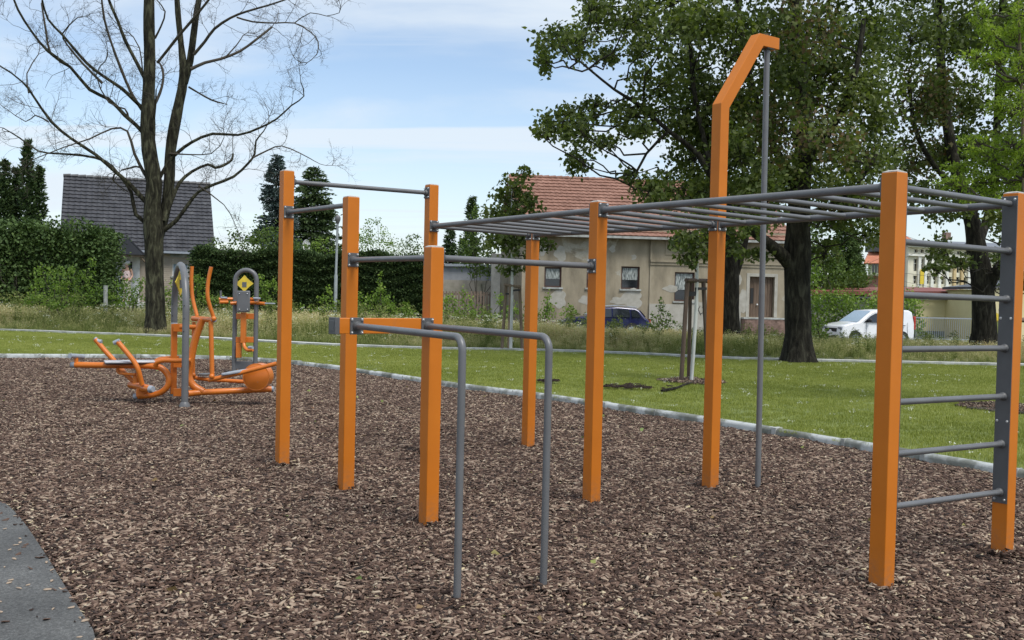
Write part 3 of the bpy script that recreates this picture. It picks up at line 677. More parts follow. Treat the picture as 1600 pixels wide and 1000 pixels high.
# dip beam and dip bars
bz = 1.372; b1 = pC - u * 0.05; b0 = pC - u * 0.72
mb = MB(); mb.obox((b0 + b1) / 2 + z * bz, (b1 - b0) / 2, v * 0.045, z * 0.05); beam = mb.build('dip_beam', ORANGE, RIG, bevel=0.003)
mb = MB(); mb.obox(b0 - u * 0.016 + z * bz, u * 0.016, v * 0.049, z * 0.054); mb.obox(b0 - u * 0.033 + z * bz, u * 0.002, v * 0.032, z * 0.034); mb.build('end_cap', GREYP, beam, bevel=0.004)
kB, lB = G(714, 938), G(849, 917)
for ft, so in ((kB, 0.60), (lB, 0.07)):
    s0 = pC - u * so - v * 0.045 + z * bz
    ft = V((ft.x, ft.y, -0.05)); top_ = V((ft.x, ft.y, bz - 0.0)); d = (s0 - top_).normalized(); rad = 0.075
    arc = [top_ - z * rad + d * rad - d * rad * cos(t) + z * rad * sin(t) for t in np.linspace(0, pi / 2, 9)]
    o = MB().tube([ft] + arc + [s0], 0.0205, 16).build('dip_bar', GREY, RIG)
    pc = pC - u * so
    plate(pc + v * 0.005, -v, bz, u)

feet = []
for p, n_ in ((pA, 9), (pB, 9), (pC, 10), (pD, 10), (pE, 7), (pF, 9), (pG, 12), (pH, 11), (pI, 6), (kB, 5), (lB, 5), (pbot, 4)):
    for k in range(n_ * 2):
        a = 2 * pi * random.random(); r_ = (0.085 if n_ > 5 else 0.045) + random.random() ** 2 * 0.09; feet.append((p.x + r_ * cos(a), p.y + r_ * sin(a), -0.024 + random.random() * 0.016 * (1 - (r_ - .05) / .2)))
feet = np.array(feet)
scatter('bark_mulch_heaps', small[:6], feet, rng.uniform(0, 6.28, len(feet)), rng.uniform(1.0, 1.5, len(feet)), rng.integers(0, 6, len(feet)), CHIPM, 'bark chips heaped against the feet of the orange posts', tilt=0.25)
FL = patches(mulch_poly, np.column_stack([rng.uniform(-9, 7, 260), rng.uniform(4.4, 19, 260)]), 0.3); nf_ = len(FL)
v_, f_, t_ = cards(np.column_stack([FL, rng.uniform(0.003, 0.01, nf_)]), 0.055, rng.random(nf_), asp=0.8, flat=0.0, up=np.column_stack([rng.normal(size=(nf_, 2)), rng.normal(0, .1, nf_)]) * 3)
tag(link('fallen_leaves', np_mesh('fallen_leaves', v_, f_, leafmat('fallen_leaf', [(0, (0.16, 0.07, 0.03)), (.5, (0.28, 0.2, 0.09)), (.8, (0.3, 0.3, 0.09)), (1, (0.2, 0.3, 0.1))], 0.1), t_)), 'scattered fallen leaves lying on the bark mulch', kind='stuff')
# ------------------------------------------------------------------ fitness station 1
def P3(lst, Y): return [W(a, b, Y + (c[0] if c else 0)) for a, b, *c in lst]
def smooth_pts(P, n=5):
    R = []
    for i in range(len(P) - 1):
        p0, p1, p2, p3 = P[max(i - 1, 0)], P[i], P[i + 1], P[min(i + 2, len(P) - 1)]
        for j in range(n):
            t = j / n; R.append(0.5 * ((2 * p1) + (p2 - p0) * t + (2 * p0 - 5 * p1 + 4 * p2 - p3) * t * t + (3 * p1 - p0 - 3 * p2 + p3) * t ** 3))
    return R + [P[-1]]
S1 = empty('rower_and_crosstrainer', G(282, 632), 'orange outdoor rowing machine and cross trainer joined at one grey arched frame on the mulch', 'exercise machine')
Y1 = 13.45
mpx = 1 / F_PX * Y1
nearL, farL = G(288.5, 636), G(270.5, 621)
hU = 1.9; ctr = (nearL + farL) / 2; hv = (nearL - farL) / 2; rU = hv.length
arch = [V((nearL.x, nearL.y, -0.05)), nearL + z * (hU - rU)] + [ctr + hv * cos(t) + z * (hU - rU + rU * sin(t)) for t in np.linspace(0.15, pi - 0.15, 13)] + [farL + z * (hU - rU), V((farL.x, farL.y, -0.05))]
af = MB().tube(arch, 0.046, 18).build('arched_frame', GREY, S1)
MB().tube([V((nearL.x, nearL.y, -0.03)), nearL + z * 0.03, nearL + z * 0.07], [0.075, 0.07, 0.047], 16).build('foot_collar', GREY, af)
uu = (nearL - farL).normalized(); ww = V((-uu.y, uu.x, 0)); ww = ww if ww.x > 0 else -ww
def sign(parent, c, a, b, w, h, n):      # curvy four-pointed yellow board in the arch
    out_ = []
    for k in range(32):
        t = 2 * pi * k / 32; r = 1 / ((abs(cos(t)) ** 0.82 + abs(sin(t)) ** 0.82) ** (1 / 0.82)); r = min(r, 0.92)
        out_.append(c + a * (w * r * cos(t)) + b * (h * r * sin(t)) + n * 0.006)
    o = MB().prism(out_, -n * 0.012).build('sign_board', YEL, parent, sm=0)
    MB().obox(c + n * 0.0085 - b * 0.02, a * (w * 0.22), b * (h * 0.28), n * 0.002).build('display_panel', GREY, o)
    return o
sa = (uu + V((-.45, 0, 0))).normalized(); sign(af, ctr + z * 1.66, sa, z, 0.21, 0.2, V((sa.y, -sa.x, 0)) if V((sa.y, -sa.x, 0)).y < 0 else V((-sa.y, sa.x, 0)))
def T(name, lst, r, parent=S1, m=ORANGE2, Y=Y1, sm=True, seg=12):
    P = P3(lst, Y); P = smooth_pts(P) if sm and len(P) > 2 else P
    return MB().tube(P, r, seg).build(name, m, parent)
# central square post
c0 = W(271.5, 560, Y1 + 0.1); topz = W(271.5, 506, Y1 + 0.1).z
pb = MB().obox(V((c0.x, c0.y, topz / 2 + 0.06)), ww * 0.04, uu * 0.04, z * (topz / 2 - 0.06)).build('centre_post', ORANGE2, S1, bevel=0.006)
MB().obox(V((c0.x, c0.y, topz + 0.006)), ww * 0.041, uu * 0.041, z * 0.008).build('post_cap', CAPG, pb, bevel=0.006)
for yy in (512, 613, 568):
    q = W(279, yy, Y1 + 0.05); MB().obox(q, ww * 0.07, uu * 0.012, z * 0.055).build('bracket', ORANGE2, S1, bevel=0.004)
T('rower_beam', [(117, 570), (180, 571), (238, 572), (256, 578), (264, 592), (259, 607), (243, 616), (216, 619)], 0.042)
for x, y in ((114.5, 570), (212.5, 619)): T('beam_end_cap', [(x - 3.5, y), (x + 3, y)], [0.036, 0.046], m=CAPG)
T('foot_rest_stem', [(119, 567), (119, 559)], 0.028)
T('foot_roller', [(109, 556, -0.12), (119, 556.5), (130, 557.5, 0.12)], 0.034, m=CAPG)
q = W(205, 565, Y1); MB().obox(q, ww * 0.34, uu * 0.14, z * 0.014).build('seat', mat('pale_seat_plastic', (0.5, 0.5, 0.52), 10, 0.4), S1, bevel=0.01)
MB().obox(q - z * 0.02, ww * 0.33, uu * 0.12, z * 0.008).build('seat_base', DARKR, S1)
T('pull_handle', [(184, 534, -.2), (200, 553, -.2), (210, 566, -.2), (216, 578, -.2), (222, 601, -.15)], 0.034)
T('pull_handle', [(149, 530, .2), (165, 549, .2), (177, 562, .2), (186, 574, .2), (209, 596, .1)], 0.034)
T('handle_grip', [(178, 536, -.2), (185, 533, -.2), (187, 532, -.2)], 0.03, m=CAPG); T('handle_grip', [(148, 528.5, .2), (153, 533, .2), (159, 534, .2)], 0.03, m=CAPG)
T('link_arm', [(184, 574, -.05), (185, 582, -.05), (198, 584.5, -.1), (212, 585, -.15)], 0.02)
T('link_arm', [(213, 586, -.1), (213, 598, -.1)], 0.045)
T('foot_tube', [(204, 601, .15), (228, 606, -.1)], 0.05); T('foot_tube', [(220, 606, 0), (236, 608, -.2)], 0.055)
T('foot_tube_cap', [(235, 608, -.2), (239.5, 608, -.22)], [0.056, 0.04], m=CAPG)
q = W(221, 613, Y1); MB().obox(q, ww * 0.07, uu * 0.06, z * 0.055).build('pivot_block', ORANGE2, S1, bevel=0.008)
T('upper_link', [(243, 572, -.1), (246, 566, -.12), (256, 563, -.12), (275, 563.5, -.1), (299, 563, -.1)], 0.032)
T('upper_link', [(240, 568, .1), (247, 562, .12), (258, 560, .12), (279, 559, .12)], 0.028)
# cross trainer
T('upper_tube', [(281, 511, -.03), (317, 511, 0)], 0.032)
T('trainer_column', [(316, 499), (308, 521), (302, 543), (298, 566), (295, 588), (303, 603), (318, 612)], 0.05)
T('base_tube', [(294, 615, -.1), (316, 613), (360, 611, .1), (424, 608, .3)], 0.043)
T('base_cap', [(423, 608, .3), (428, 608, .3)], [0.044, 0.036], m=CAPG)
T('pivot_tube', [(302, 497.5, .25), (333, 500, -.2)], 0.038); T('pivot_cap', [(332, 500, -.2), (336, 500.5, -.25)], [0.03, 0.026], m=CAPG)
T('swing_handle', [(300, 416, .25), (299, 440, .25), (301, 466, .25), (308, 494, .2)], 0.026)
T('swing_handle', [(330, 417, -.25), (325, 442, -.25), (325, 467, -.25), (334, 497, -.2)], 0.026)
T('swing_arm', [(329.5, 502, -.25), (330.5, 545, -.25), (331.5, 588, -.25)], 0.031); T('swing_arm', [(303, 503, .25), (302, 545, .25), (302, 586, .25)], 0.026)
T('pedal_arm', [(326, 594, -.25), (348, 589, -.25), (390, 579, -.22), (432, 568, -.2)], 0.03)
T('pedal_arm', [(297, 589, .25), (325, 593, .25), (360, 595, .25), (392, 597, .25)], 0.027)
def pedal(px, py, Y, L, wd, tilt):
    c = W(px, py, Y); P = []
    ax = (ww + z * tilt).normalized()
    for k in range(20):
        t = 2 * pi * k / 20; P.append(c + ax * L * cos(t) + uu * wd * sin(t) * 1.0)
    MB().prism(P, z * 0.028).build('pedal', CAPG if L > 0.15 else GREY, S1, bevel=0.006)
pedal(367, 583, Y1 - .22, 0.18, 0.075, 0.17); pedal(320, 586.5, Y1 + .25, 0.09, 0.06, 0.05)
dc = W(404, 588, Y1 + 0.05); an = (uu - ww * 0.55).normalized() if uu.y < 0 else (-uu - ww * 0.55).normalized()
dr = MB().tube([dc - an * 0.0 + an * -0.11, dc + an * 0.085, dc + an * 0.10], [0.178, 0.178, 0.165], 40).build('flywheel_housing', ORANGE2, S1, sm=30)
MB().tube([dc + an * 0.09, dc + an * 0.112], [0.185, 0.185], 40, True).build('housing_rim', ORANGE2, dr)
MB().tube([dc + an * 0.113, dc + an * 0.118], [0.168, 0.16], 40, True).build('housing_disc', ORANGE2, dr)

MB().ball(dc + an * 0.12 - z * 0.07 + ww * .03, 0.014, 8, 6).build('bolt', CAPG, dr)
for x, y, dd in ((331, 588, -.28), (302, 586, .22), (334, 498, -.28)): MB().ball(W(x, y, Y1 + dd), 0.036, 10, 7).build('joint_knob', ORANGE2, S1)
for k in range(3):
    for base_ in (nearL, farL): MB().ball(V((base_.x, base_.y, 1.35 - .17 * k)) + V((-.01, -.046, 0)), 0.008, 6, 4).build('hole_dot', DARKR, af)  # black balls stand in for the dark of small open holes in the tube
# ------------------------------------------------------------------ fitness station 2
S2 = empty('arm_trainer', G(382, 583), 'orange and grey arm trainer under a low arch at the mulch edge near the hedge', 'exercise machine')
Y2 = 18.4
l0, r0 = W(366, 560, Y2), W(399, 560, Y2); tz = W(382, 422, Y2).z
cc = (l0 + r0) / 2; rr_ = (r0 - l0).length / 2; hx = (r0 - l0).normalized()
arch = [V((l0.x, l0.y, -0.05)), V((l0.x, l0.y, tz - rr_))] + [V((cc.x, cc.y, tz - rr_)) - hx * rr_ * cos(t) + z * rr_ * sin(t) for t in np.linspace(0.15, pi - 0.15, 13)] + [V((r0.x, r0.y, tz - rr_)), V((r0.x, r0.y, -0.05))]
a2 = MB().tube(arch, 0.043, 16).build('arched_frame', GREY, S2)
yv = V((0, 1, 0))
sign(a2, W(382, 443, Y2), hx, z, 0.185, 0.17, -yv)
def BX(name, x0, y0, x1, y1, Y, dep, m, bev=0.006, par=S2):
    a, b = W(x0, y0, Y), W(x1, y1, Y); c = (a + b) / 2
    return MB().obox(c, hx * abs(b.x - a.x) / 2, yv * dep, z * abs(a.z - b.z) / 2).build(name, m, par, bevel=bev)
bd = BX('back_board', 370, 454, 390.5, 488, Y2 - .2, 0.02, GREY, 0.02)
for x, y in ((374, 459), (386.5, 459), (374, 483.5), (386.5, 483.5)): MB().ball(W(x, y, Y2 - .222), 0.013, 8, 5).build('bolt', STEEL, bd)
BX('cross_bar', 367.5, 489.5, 397.5, 499, Y2, 0.03, ORANGE2); BX('cross_bar', 367.5, 526, 397.5, 535.5, Y2, 0.03, ORANGE2)
BX('upright', 377, 488, 384, 536, Y2 - .1, 0.04, ORANGE2); BX('upright', 369.5, 535.5, 377, 559, Y2 - .05, 0.04, ORANGE2)
BX('base_plate', 368, 564, 398, 577, Y2, 0.02, GREY)
def T2(n_, l, r, m=ORANGE2): return T(n_, l, r, S2, m, Y2)
T2('handle_bar', [(342, 467.5, -.1), (380, 467, .05), (404, 468, 0)], 0.03); T2('handle_bar', [(343, 472, -.3), (356, 472, -.2)], 0.03)
T2('grip_lever', [(345, 454, -.1), (345, 465, -.1)], 0.018, GREY); T2('arm_pad', [(345, 465, -.15), (355, 465.5, -.15)], 0.02, CAPG); T2('arm_pad', [(396, 466, -.1), (407, 466.5, -.1)], 0.02, CAPG)
T2('handle_bar', [(360, 474, -.1), (390, 473, 0), (414, 474.5, -.1)], 0.032); T2('handle_tip', [(412, 474, -.1), (430, 474.5, -.1)], 0.014, CAPG)
T2('foot_pipe', [(381, 535, -.1), (382, 542, -.15), (387, 547, -.2), (395, 546.5, -.25)], 0.032); T2('pipe_pad', [(389, 543, -.2), (395, 543, -.25)], 0.03, CAPG)

# ------------------------------------------------------------------ trees with leaves
def broad_tree(name, label, base_px, Y, stems, clumps, leafm, barkm, leaf=0.14, dens=1.0, group=None, depth=1.0, bronze=(), cat='tree', flare=0.35, layers=((0, 1.0),), twig=(0.026, 0.011), spread=0.33, sub=9):
    b = W(base_px[0], base_px[1], Y); root = empty(name, (b.x, b.y, gz(b.x, b.y) + 0.03), label, cat, group)
    anchors = []; first = True
    for st in stems:
        mb = MB(); P = stem(mb, pxstem(st, Y), 18 if first else 12, 0.04, flare if first else 0)
        mb.build('trunk' if first else 'limb', barkm, root, sm=60); anchors += P[len(P) // 3:] if first else P; first = False
    cl, br, k = [], [], 0
    for c in clumps:
        px, py, rx, ry = c[:4]; dy = c[4] if len(c) > 4 else None
        for (lo, mul) in layers:
            yy = Y + (dy if dy is not None else random.uniform(-1.6, 1.6) * depth) + lo * depth
            cc_ = W(px + random.uniform(-5, 5), py + random.uniform(-5, 5), yy); sx, sy = rx / F_PX * yy, ry / F_PX * yy
            n = int(dens * mul * 330 * (sx * sy) / (0.45 * (leaf / 0.14) ** 2)); cl.append((tuple(cc_), (sx, (sx + sy) / 2, sy), max(n, 20)))
            if (px, py) in bronze: br.append(k)
            k += 1
    o, tips = foliage_obj('crown', cl, leaf, leafm, root, bronze=br, spread=spread, sub=sub)
    mb = MB(); twigs_to(mb, tips, anchors, *twig); t = mb.build('branches', barkm, root, sm=60, kind='stuff')
    return root
TB = 'mature park trees beside the footpath'
stA = [[(1247, 572, 46), (1247, 540, 42), (1247, 500, 40), (1246, 460, 40), (1246, 410, 42), (1247, 360, 38), (1250, 300, 32), (1256, 230, 28, .2), (1254, 150, 24, .3), (1246, 60, 20, .3), (1240, -60, 16)],
       [(1238, 415, 26), (1215, 392, 20, -.2), (1190, 372, 15, -.4), (1150, 340, 12, -.6), (1118, 290, 11, -.8), (1090, 240, 9, -.9), (1045, 205, 7, -1), (1000, 165, 6, -1), (960, 140, 4, -1), (905, 95, 3, -1)],
       [(1118, 290, 9, -.8), (1098, 210, 8, -.5), (1084, 140, 7, -.3), (1078, 70, 6), (1065, 0, 5)],
       [(1250, 300, 18), (1210, 230, 12, .8), (1180, 150, 10, 1), (1160, 60, 8, 1), (1150, -30, 6, 1)],
       [(1252, 260, 16), (1300, 200, 12, -.8), (1335, 120, 9, -1), (1350, 30, 7, -1)],
       [(1250, 340, 14), (1300, 320, 9, -1), (1340, 290, 6, -1.3), (1370, 240, 5, -1.4)],
       [(1045, 205, 5, -1), (1010, 240, 4, -1), (985, 290, 4, -1)]]
clA = [(866, 55, 30, 20), (848, 92, 13, 26), (900, 62, 28, 26), (942, 28, 32, 26), (990, 22, 38, 28), (1000, 70, 30, 22), (945, 88, 26, 16), (1050, 40, 42, 38), (1100, 30, 42, 38), (1150, 50, 46, 46), (874, 185, 34, 24), (846, 205, 12, 12), (905, 205, 30, 26), (925, 168, 24, 16),
       (905, 250, 20, 20), (985, 180, 40, 24), (1030, 130, 40, 30), (1080, 110, 42, 42), (950, 222, 22, 14), (1000, 205, 24, 16), (1060, 190, 42, 32), (1110, 170, 42, 38), (1080, 245, 38, 28), (1020, 298, 30, 24), (985, 275, 14, 12), (1060, 300, 40, 26), (1110, 300, 38, 32), (1160, 250, 46, 46), (1160, 150, 46, 46),
       (1210, 80, 50, 55), (1220, 200, 46, 55), (1200, 305, 46, 34), (1275, 40, 55, 46), (1285, 130, 55, 46), (1295, 220, 55, 46), (1310, 290, 46, 32), (1165, 350, 30, 18), (1340, 320, 40, 24), (1362, 360, 22, 24), (1350, 60, 50, 50), (1355, 150, 50, 50), (1355, 240, 45, 45), (1030, -40, 60, 40), (1130, -50, 70, 45), (1240, -60, 80, 50), (1340, -50, 70, 45), (1300, 350, 34, 16), (1385, 330, 22, 26),
       (1180, 395, 24, 10), (1290, 395, 22, 20), (1130, 220, 40, 40), (1240, 270, 45, 35), (1240, 130, 45, 45), (925, 5, 24, 16)]
broad_tree('maple_tree', 'largest dark green maple with a thick straight trunk on the lawn behind the sliding pole', (1247, 572), 24.9, stA, clA, LEAF_A, BARKD, 0.125, 1.7, TB, 1.4, ((1285, 130), (1295, 220), (1220, 200), (1275, 40), (1340, 320)), layers=((-0.9, 0.8), (1.2, 0.9)), sub=12, spread=0.27)
stB = [[(1142, 535, 30), (1141, 500, 28), (1141, 460, 27), (1141, 420, 27), (1140, 385, 22), (1134, 340, 16), (1130, 280, 12), (1120, 200, 9)],
       [(1146, 430, 18), (1158, 395, 14), (1166, 365, 11), (1172, 320, 9), (1180, 250, 7)]]
clB = [(1130, 300, 40, 30), (1175, 300, 40, 30), (1120, 380, 22, 14), (1150, 230, 45, 40), (1190, 350, 26, 18), (1110, 340, 30, 24), (1200, 250, 40, 35), (1140, 345, 20, 16)]
broad_tree('old_tree', 'gnarled forked tree trunk in front of the old house wall, next to its door', (1142, 535), 38.5, stB, clB, LEAF_A, BARKD, 0.15, 1.5, TB, 1.4, flare=0.3)
stC = [[(1538, 556, 42), (1538, 520, 36), (1537, 480, 34), (1534, 430, 34), (1526, 390, 30), (1520, 350, 24), (1505, 300, 20), (1488, 240, 17), (1475, 150, 14), (1468, 60, 12), (1465, -40, 9)],
       [(1542, 450, 22), (1556, 425, 17, -.3), (1575, 402, 13, -.6), (1595, 385, 10, -1), (1640, 350, 8, -1.2)],
       [(1526, 385, 16), (1540, 350, 13, .5), (1552, 300, 12, .7), (1556, 230, 11, .8), (1560, 120, 9, 1), (1565, 0, 7, 1)],
       [(1505, 300, 12), (1462, 262, 8, -.5), (1430, 200, 7, -.8), (1420, 120, 6, -.8)]]
clC = [(1420, 60, 52, 52), (1430, 160, 50, 50), (1435, 245, 42, 36), (1500, 40, 46, 52), (1490, 150, 42, 46), (1500, 235, 40, 36), (1478, 330, 30, 22), (1466, 388, 20, 16), (1488, 412, 26, 12), (1575, 405, 26, 16), (1560, 60, 52, 46), (1600, 150, 30, 55), (1575, 330, 34, 34), (1590, 440, 22, 16), (1420, -40, 60, 40), (1520, -50, 70, 40), (1610, 30, 40, 60), (1620, 270, 40, 50), (1540, 300, 34, 26), (1450, 300, 26, 22), (1640, 380, 40, 30), (1555, 230, 40, 36), (1463, 425, 14, 10)]
broad_tree('maple_tree', 'dark maple with a forked trunk by the yellow wall, behind the ladder rungs', (1538, 556), 31.5, stC, clC, LEAF_A, BARKD, 0.14, 1.7, TB, 1.4, ((1430, 160), (1435, 245)), layers=((-0.8, 0.8), (1.0, 0.8)), sub=12, spread=0.27)

# ------------------------------------------------------------------ staked young trees
PALEB = mat('lime_washed_trunk', [(0.3, (0.36, 0.37, 0.34)), (0.7, (0.58, 0.59, 0.56))], 6, 0.8, sc=(2, 2, 0.4))
def stake_set(label, base_px, Y, stakes, rails, straps, m):
    b = W(base_px[0], base_px[1], Y); root = empty('tree_stakes', (b.x, b.y, 0.05), label, 'tree stakes', 'wooden stakes round the young trees')
    for x0, y0, x1, y1, dy, wpx in stakes:
        MB().tube([W(x0, y0, Y + dy) - z * 0.06, W(x1, y1, Y + dy * .5)], wpx / 2 / F_PX * Y, 9).build('stake', m, root)
    for x0, y0, x1, y1, dy0, dy1, wpx in rails:
        MB().tube([W(x0, y0, Y + dy0), W(x1, y1, Y + dy1)], wpx / 2 / F_PX * Y, 9).build('cross_rail', m, root)
    for x0, y0, x1, y1, wpx in straps:
        a, b2 = W(x0, y0, Y), W(x1, y1, Y); MB().obox((a + b2) / 2, (b2 - a) / 2, yv * 0.03, z * (wpx / 2 / F_PX * Y)).build('strap', DARKR, root)
    return root
def disc(px, py, Y, R, label):
    c = W(px, py, Y); P = [V((c.x + R * random.uniform(.85, 1.1) * cos(t), c.y + R * random.uniform(.85, 1.1) * sin(t), 0.058)) for t in np.linspace(0, 2 * pi, 24, endpoint=False)]
    o = MB().prism(P, z * 0.03).build('tree_pit_mulch', SOIL, None, sm=0); tag(o, label, None, None, 'stuff')
    pts = np.array([(c.x + R * 1.05 * math.sqrt(random.random()) * cos(t), c.y + R * 1.05 * math.sqrt(random.random()) * sin(t), 0.07) for t in rng.uniform(0, 6.28, int(R * R * 300))])
    scatter('bark_mulch_ring', small[:6], pts, rng.uniform(0, 6.28, len(pts)), rng.uniform(.9, 1.4, len(pts)), rng.integers(0, 6, len(pts)), CHIPM, label)
Yt1, Yt2, Yt3 = 27.6, 18.2, 14.7
def ytree(label, base_px, Y, trunk, clumps, leafm, leaf, dens, m=None, sub=9, spread=0.3, asp=0.75):
    b = W(base_px[0], base_px[1], Y); root = empty('young_tree', (b.x, b.y, 0.05), label, 'young tree', 'staked young trees on the lawn')
    mb = MB(); P = stem(mb, pxstem(trunk, Y), 10, 0.03); mb.build('trunk', m or PALEB, root, sm=60)
    cl = [(tuple(W(x, y, Y + random.uniform(-.5, .5))), (rx / F_PX * Y, (rx + ry) / 2 / F_PX * Y, ry / F_PX * Y), int(dens * 0.3 * rx * ry)) for x, y, rx, ry in clumps]
    o, tips = foliage_obj('crown', cl, leaf, leafm, root, sub=sub, spread=spread, asp=asp)
    mb = MB(); twigs_to(mb, tips, P[len(P) // 2:], 0.02, 0.008, 5); mb.build('branches', TWIG, root, kind='stuff'); return root
ytree('young maple with white trunk and dark crown before the left end of the old house', (798, 546), Yt1,
      [(798, 547, 5), (799, 500, 5), (800, 450, 5), (800, 400, 4), (800, 340, 3), (800, 290, 2)],
      [(812, 272, 20, 12), (800, 292, 22, 14), (790, 318, 28, 18), (815, 322, 26, 18), (830, 312, 16, 14), (778, 345, 28, 18), (805, 350, 30, 20), (832, 345, 22, 16), (785, 378, 32, 18), (812, 382, 30, 18), (795, 300, 24, 14), (790, 360, 34, 20), (770, 372, 16, 14), (800, 408, 26, 14), (848, 375, 14, 12), (768, 330, 14, 10), (795, 425, 18, 8), (862, 385, 10, 6)], LEAF_A, 0.13, 1.3)
stake_set('brown stakes with one cross rail around the white trunk before the old house gable', (798, 546), Yt1,
          [(784, 546, 791, 446, .3, 5), (816, 547, 812, 450, .2, 5), (794, 546, 797, 446, -.4, 3)], [(788, 445, 813, 448, -.1, .1, 5)], [(790, 459, 801, 459, 3), (800, 454, 813, 453, 3), (800, 457, 802, 458, 6)], STAKE)
ytree('young maple with a white trunk in a round mulch pit between two orange posts', (1080, 598), Yt2,
      [(1080, 598, 6), (1084, 540, 6), (1088, 480, 6), (1089, 425, 5), (1090, 380, 4), (1092, 330, 3)],
      [(1062, 378, 16, 16), (1078, 362, 20, 14), (1085, 392, 18, 14), (1068, 400, 14, 9), (1100, 365, 20, 20), (1140, 385, 18, 12), (1120, 350, 22, 20), (1150, 365, 14, 14), (1100, 400, 14, 8), (1060, 350, 14, 12), (1078, 412, 9, 7), (1090, 330, 20, 18)], LEAF_A, 0.10, 1.5)
stake_set('dark brown stakes with two cross rails round the young tree beside the tallest orange post', (1080, 598), Yt2,
          [(1064, 600, 1074, 440, -.2, 7), (1076, 596, 1079, 440, .5, 6), (1107, 585, 1099, 440, .2, 7)], [(1072, 438, 1105, 439, -.15, .15, 7), (1072, 438, 1080, 440, -.15, .5, 6)], [(1072, 459, 1087, 459, 7), (1086, 451, 1104, 451, 4), (1086, 455, 1089, 455, 11)], STAKED)
disc(1082, 600, Yt2, 0.6, 'ring of dark bark mulch around the young tree beside the tallest post')
tr3 = ytree('young tree with bright yellow-green feathery leaves at the right edge above the ladder', (1585, 640), Yt3,
      [(1585, 642, 8), (1588, 560, 8), (1592, 470, 8), (1598, 380, 7), (1600, 280, 6), (1598, 180, 5), (1594, 80, 4), (1590, -20, 3)],
      [(1532, 22, 14, 24), (1545, 50, 16, 16), (1525, 88, 22, 12), (1555, 95, 26, 14), (1585, 60, 30, 30), (1560, 130, 26, 18), (1595, 110, 26, 26), (1535, 105, 18, 10), (1590, 170, 26, 26), (1562, 165, 20, 14), (1580, 225, 30, 18), (1520, 225, 26, 14), (1550, 245, 36, 22), (1500, 262, 26, 14), (1490, 285, 26, 12), (1530, 285, 36, 22), (1575, 290, 34, 26), (1600, 250, 24, 26), (1560, 320, 24, 12), (1610, 20, 26, 30), (1640, 120, 40, 50), (1650, 250, 40, 50), (1520, 310, 22, 8), (1480, 300, 14, 8)],
      LEAF_Y, 0.06, 3.0, STAKE, sub=22, spread=0.2, asp=0.42)
stake_set('single reddish brown stake at the right edge seen through the ladder rungs', (1562, 634), Yt3, [(1559, 634, 1572, 500, 0, 9), (1612, 636, 1606, 500, .3, 9)], [(1572, 500, 1606, 500, 0, .3, 8)], [], STAKE)
disc(1580, 632, Yt3, 0.72, 'ring of dark bark mulch around the stakes at the right edge')
MB().tube(smooth_pts([G(1034, 611, .08), G(1052, 607, .1), G(1060, 605, .09), G(1072, 600, .1), G(1086, 597, .09)]), [0.028, 0.016], 7).build('fallen_branch', BARKD)
tag(bpy.data.objects['fallen_branch'], 'thin dark fallen branch lying on the lawn beside the mulch ring', 'branch')
for (px, py, rx, ry), lb in (((978, 608, 0.42, 0.13), 'dark strip of old bark debris on the lawn left of the fallen branch'), ((858, 599, 0.2, 0.07), 'small dark bark piece on the lawn near the kerb')):
    c = G(px, py, 0.06); n = int(900 * rx * ry) + 30
    pts = np.array([(c.x + rx * random.gauss(0, .5), c.y + ry * 2.2 * random.gauss(0, .5), 0.085 + random.random() * 0.02) for _ in range(n)])
    tt = small[:3]; tt = [(a, b, c_ * 0.25) for a, b, c_ in tt]
    scatter('bark_debris', tt, pts, rng.uniform(0, 6.28, n), rng.uniform(.8, 1.2, n), rng.integers(0, 3, n), CHIPM, lb)

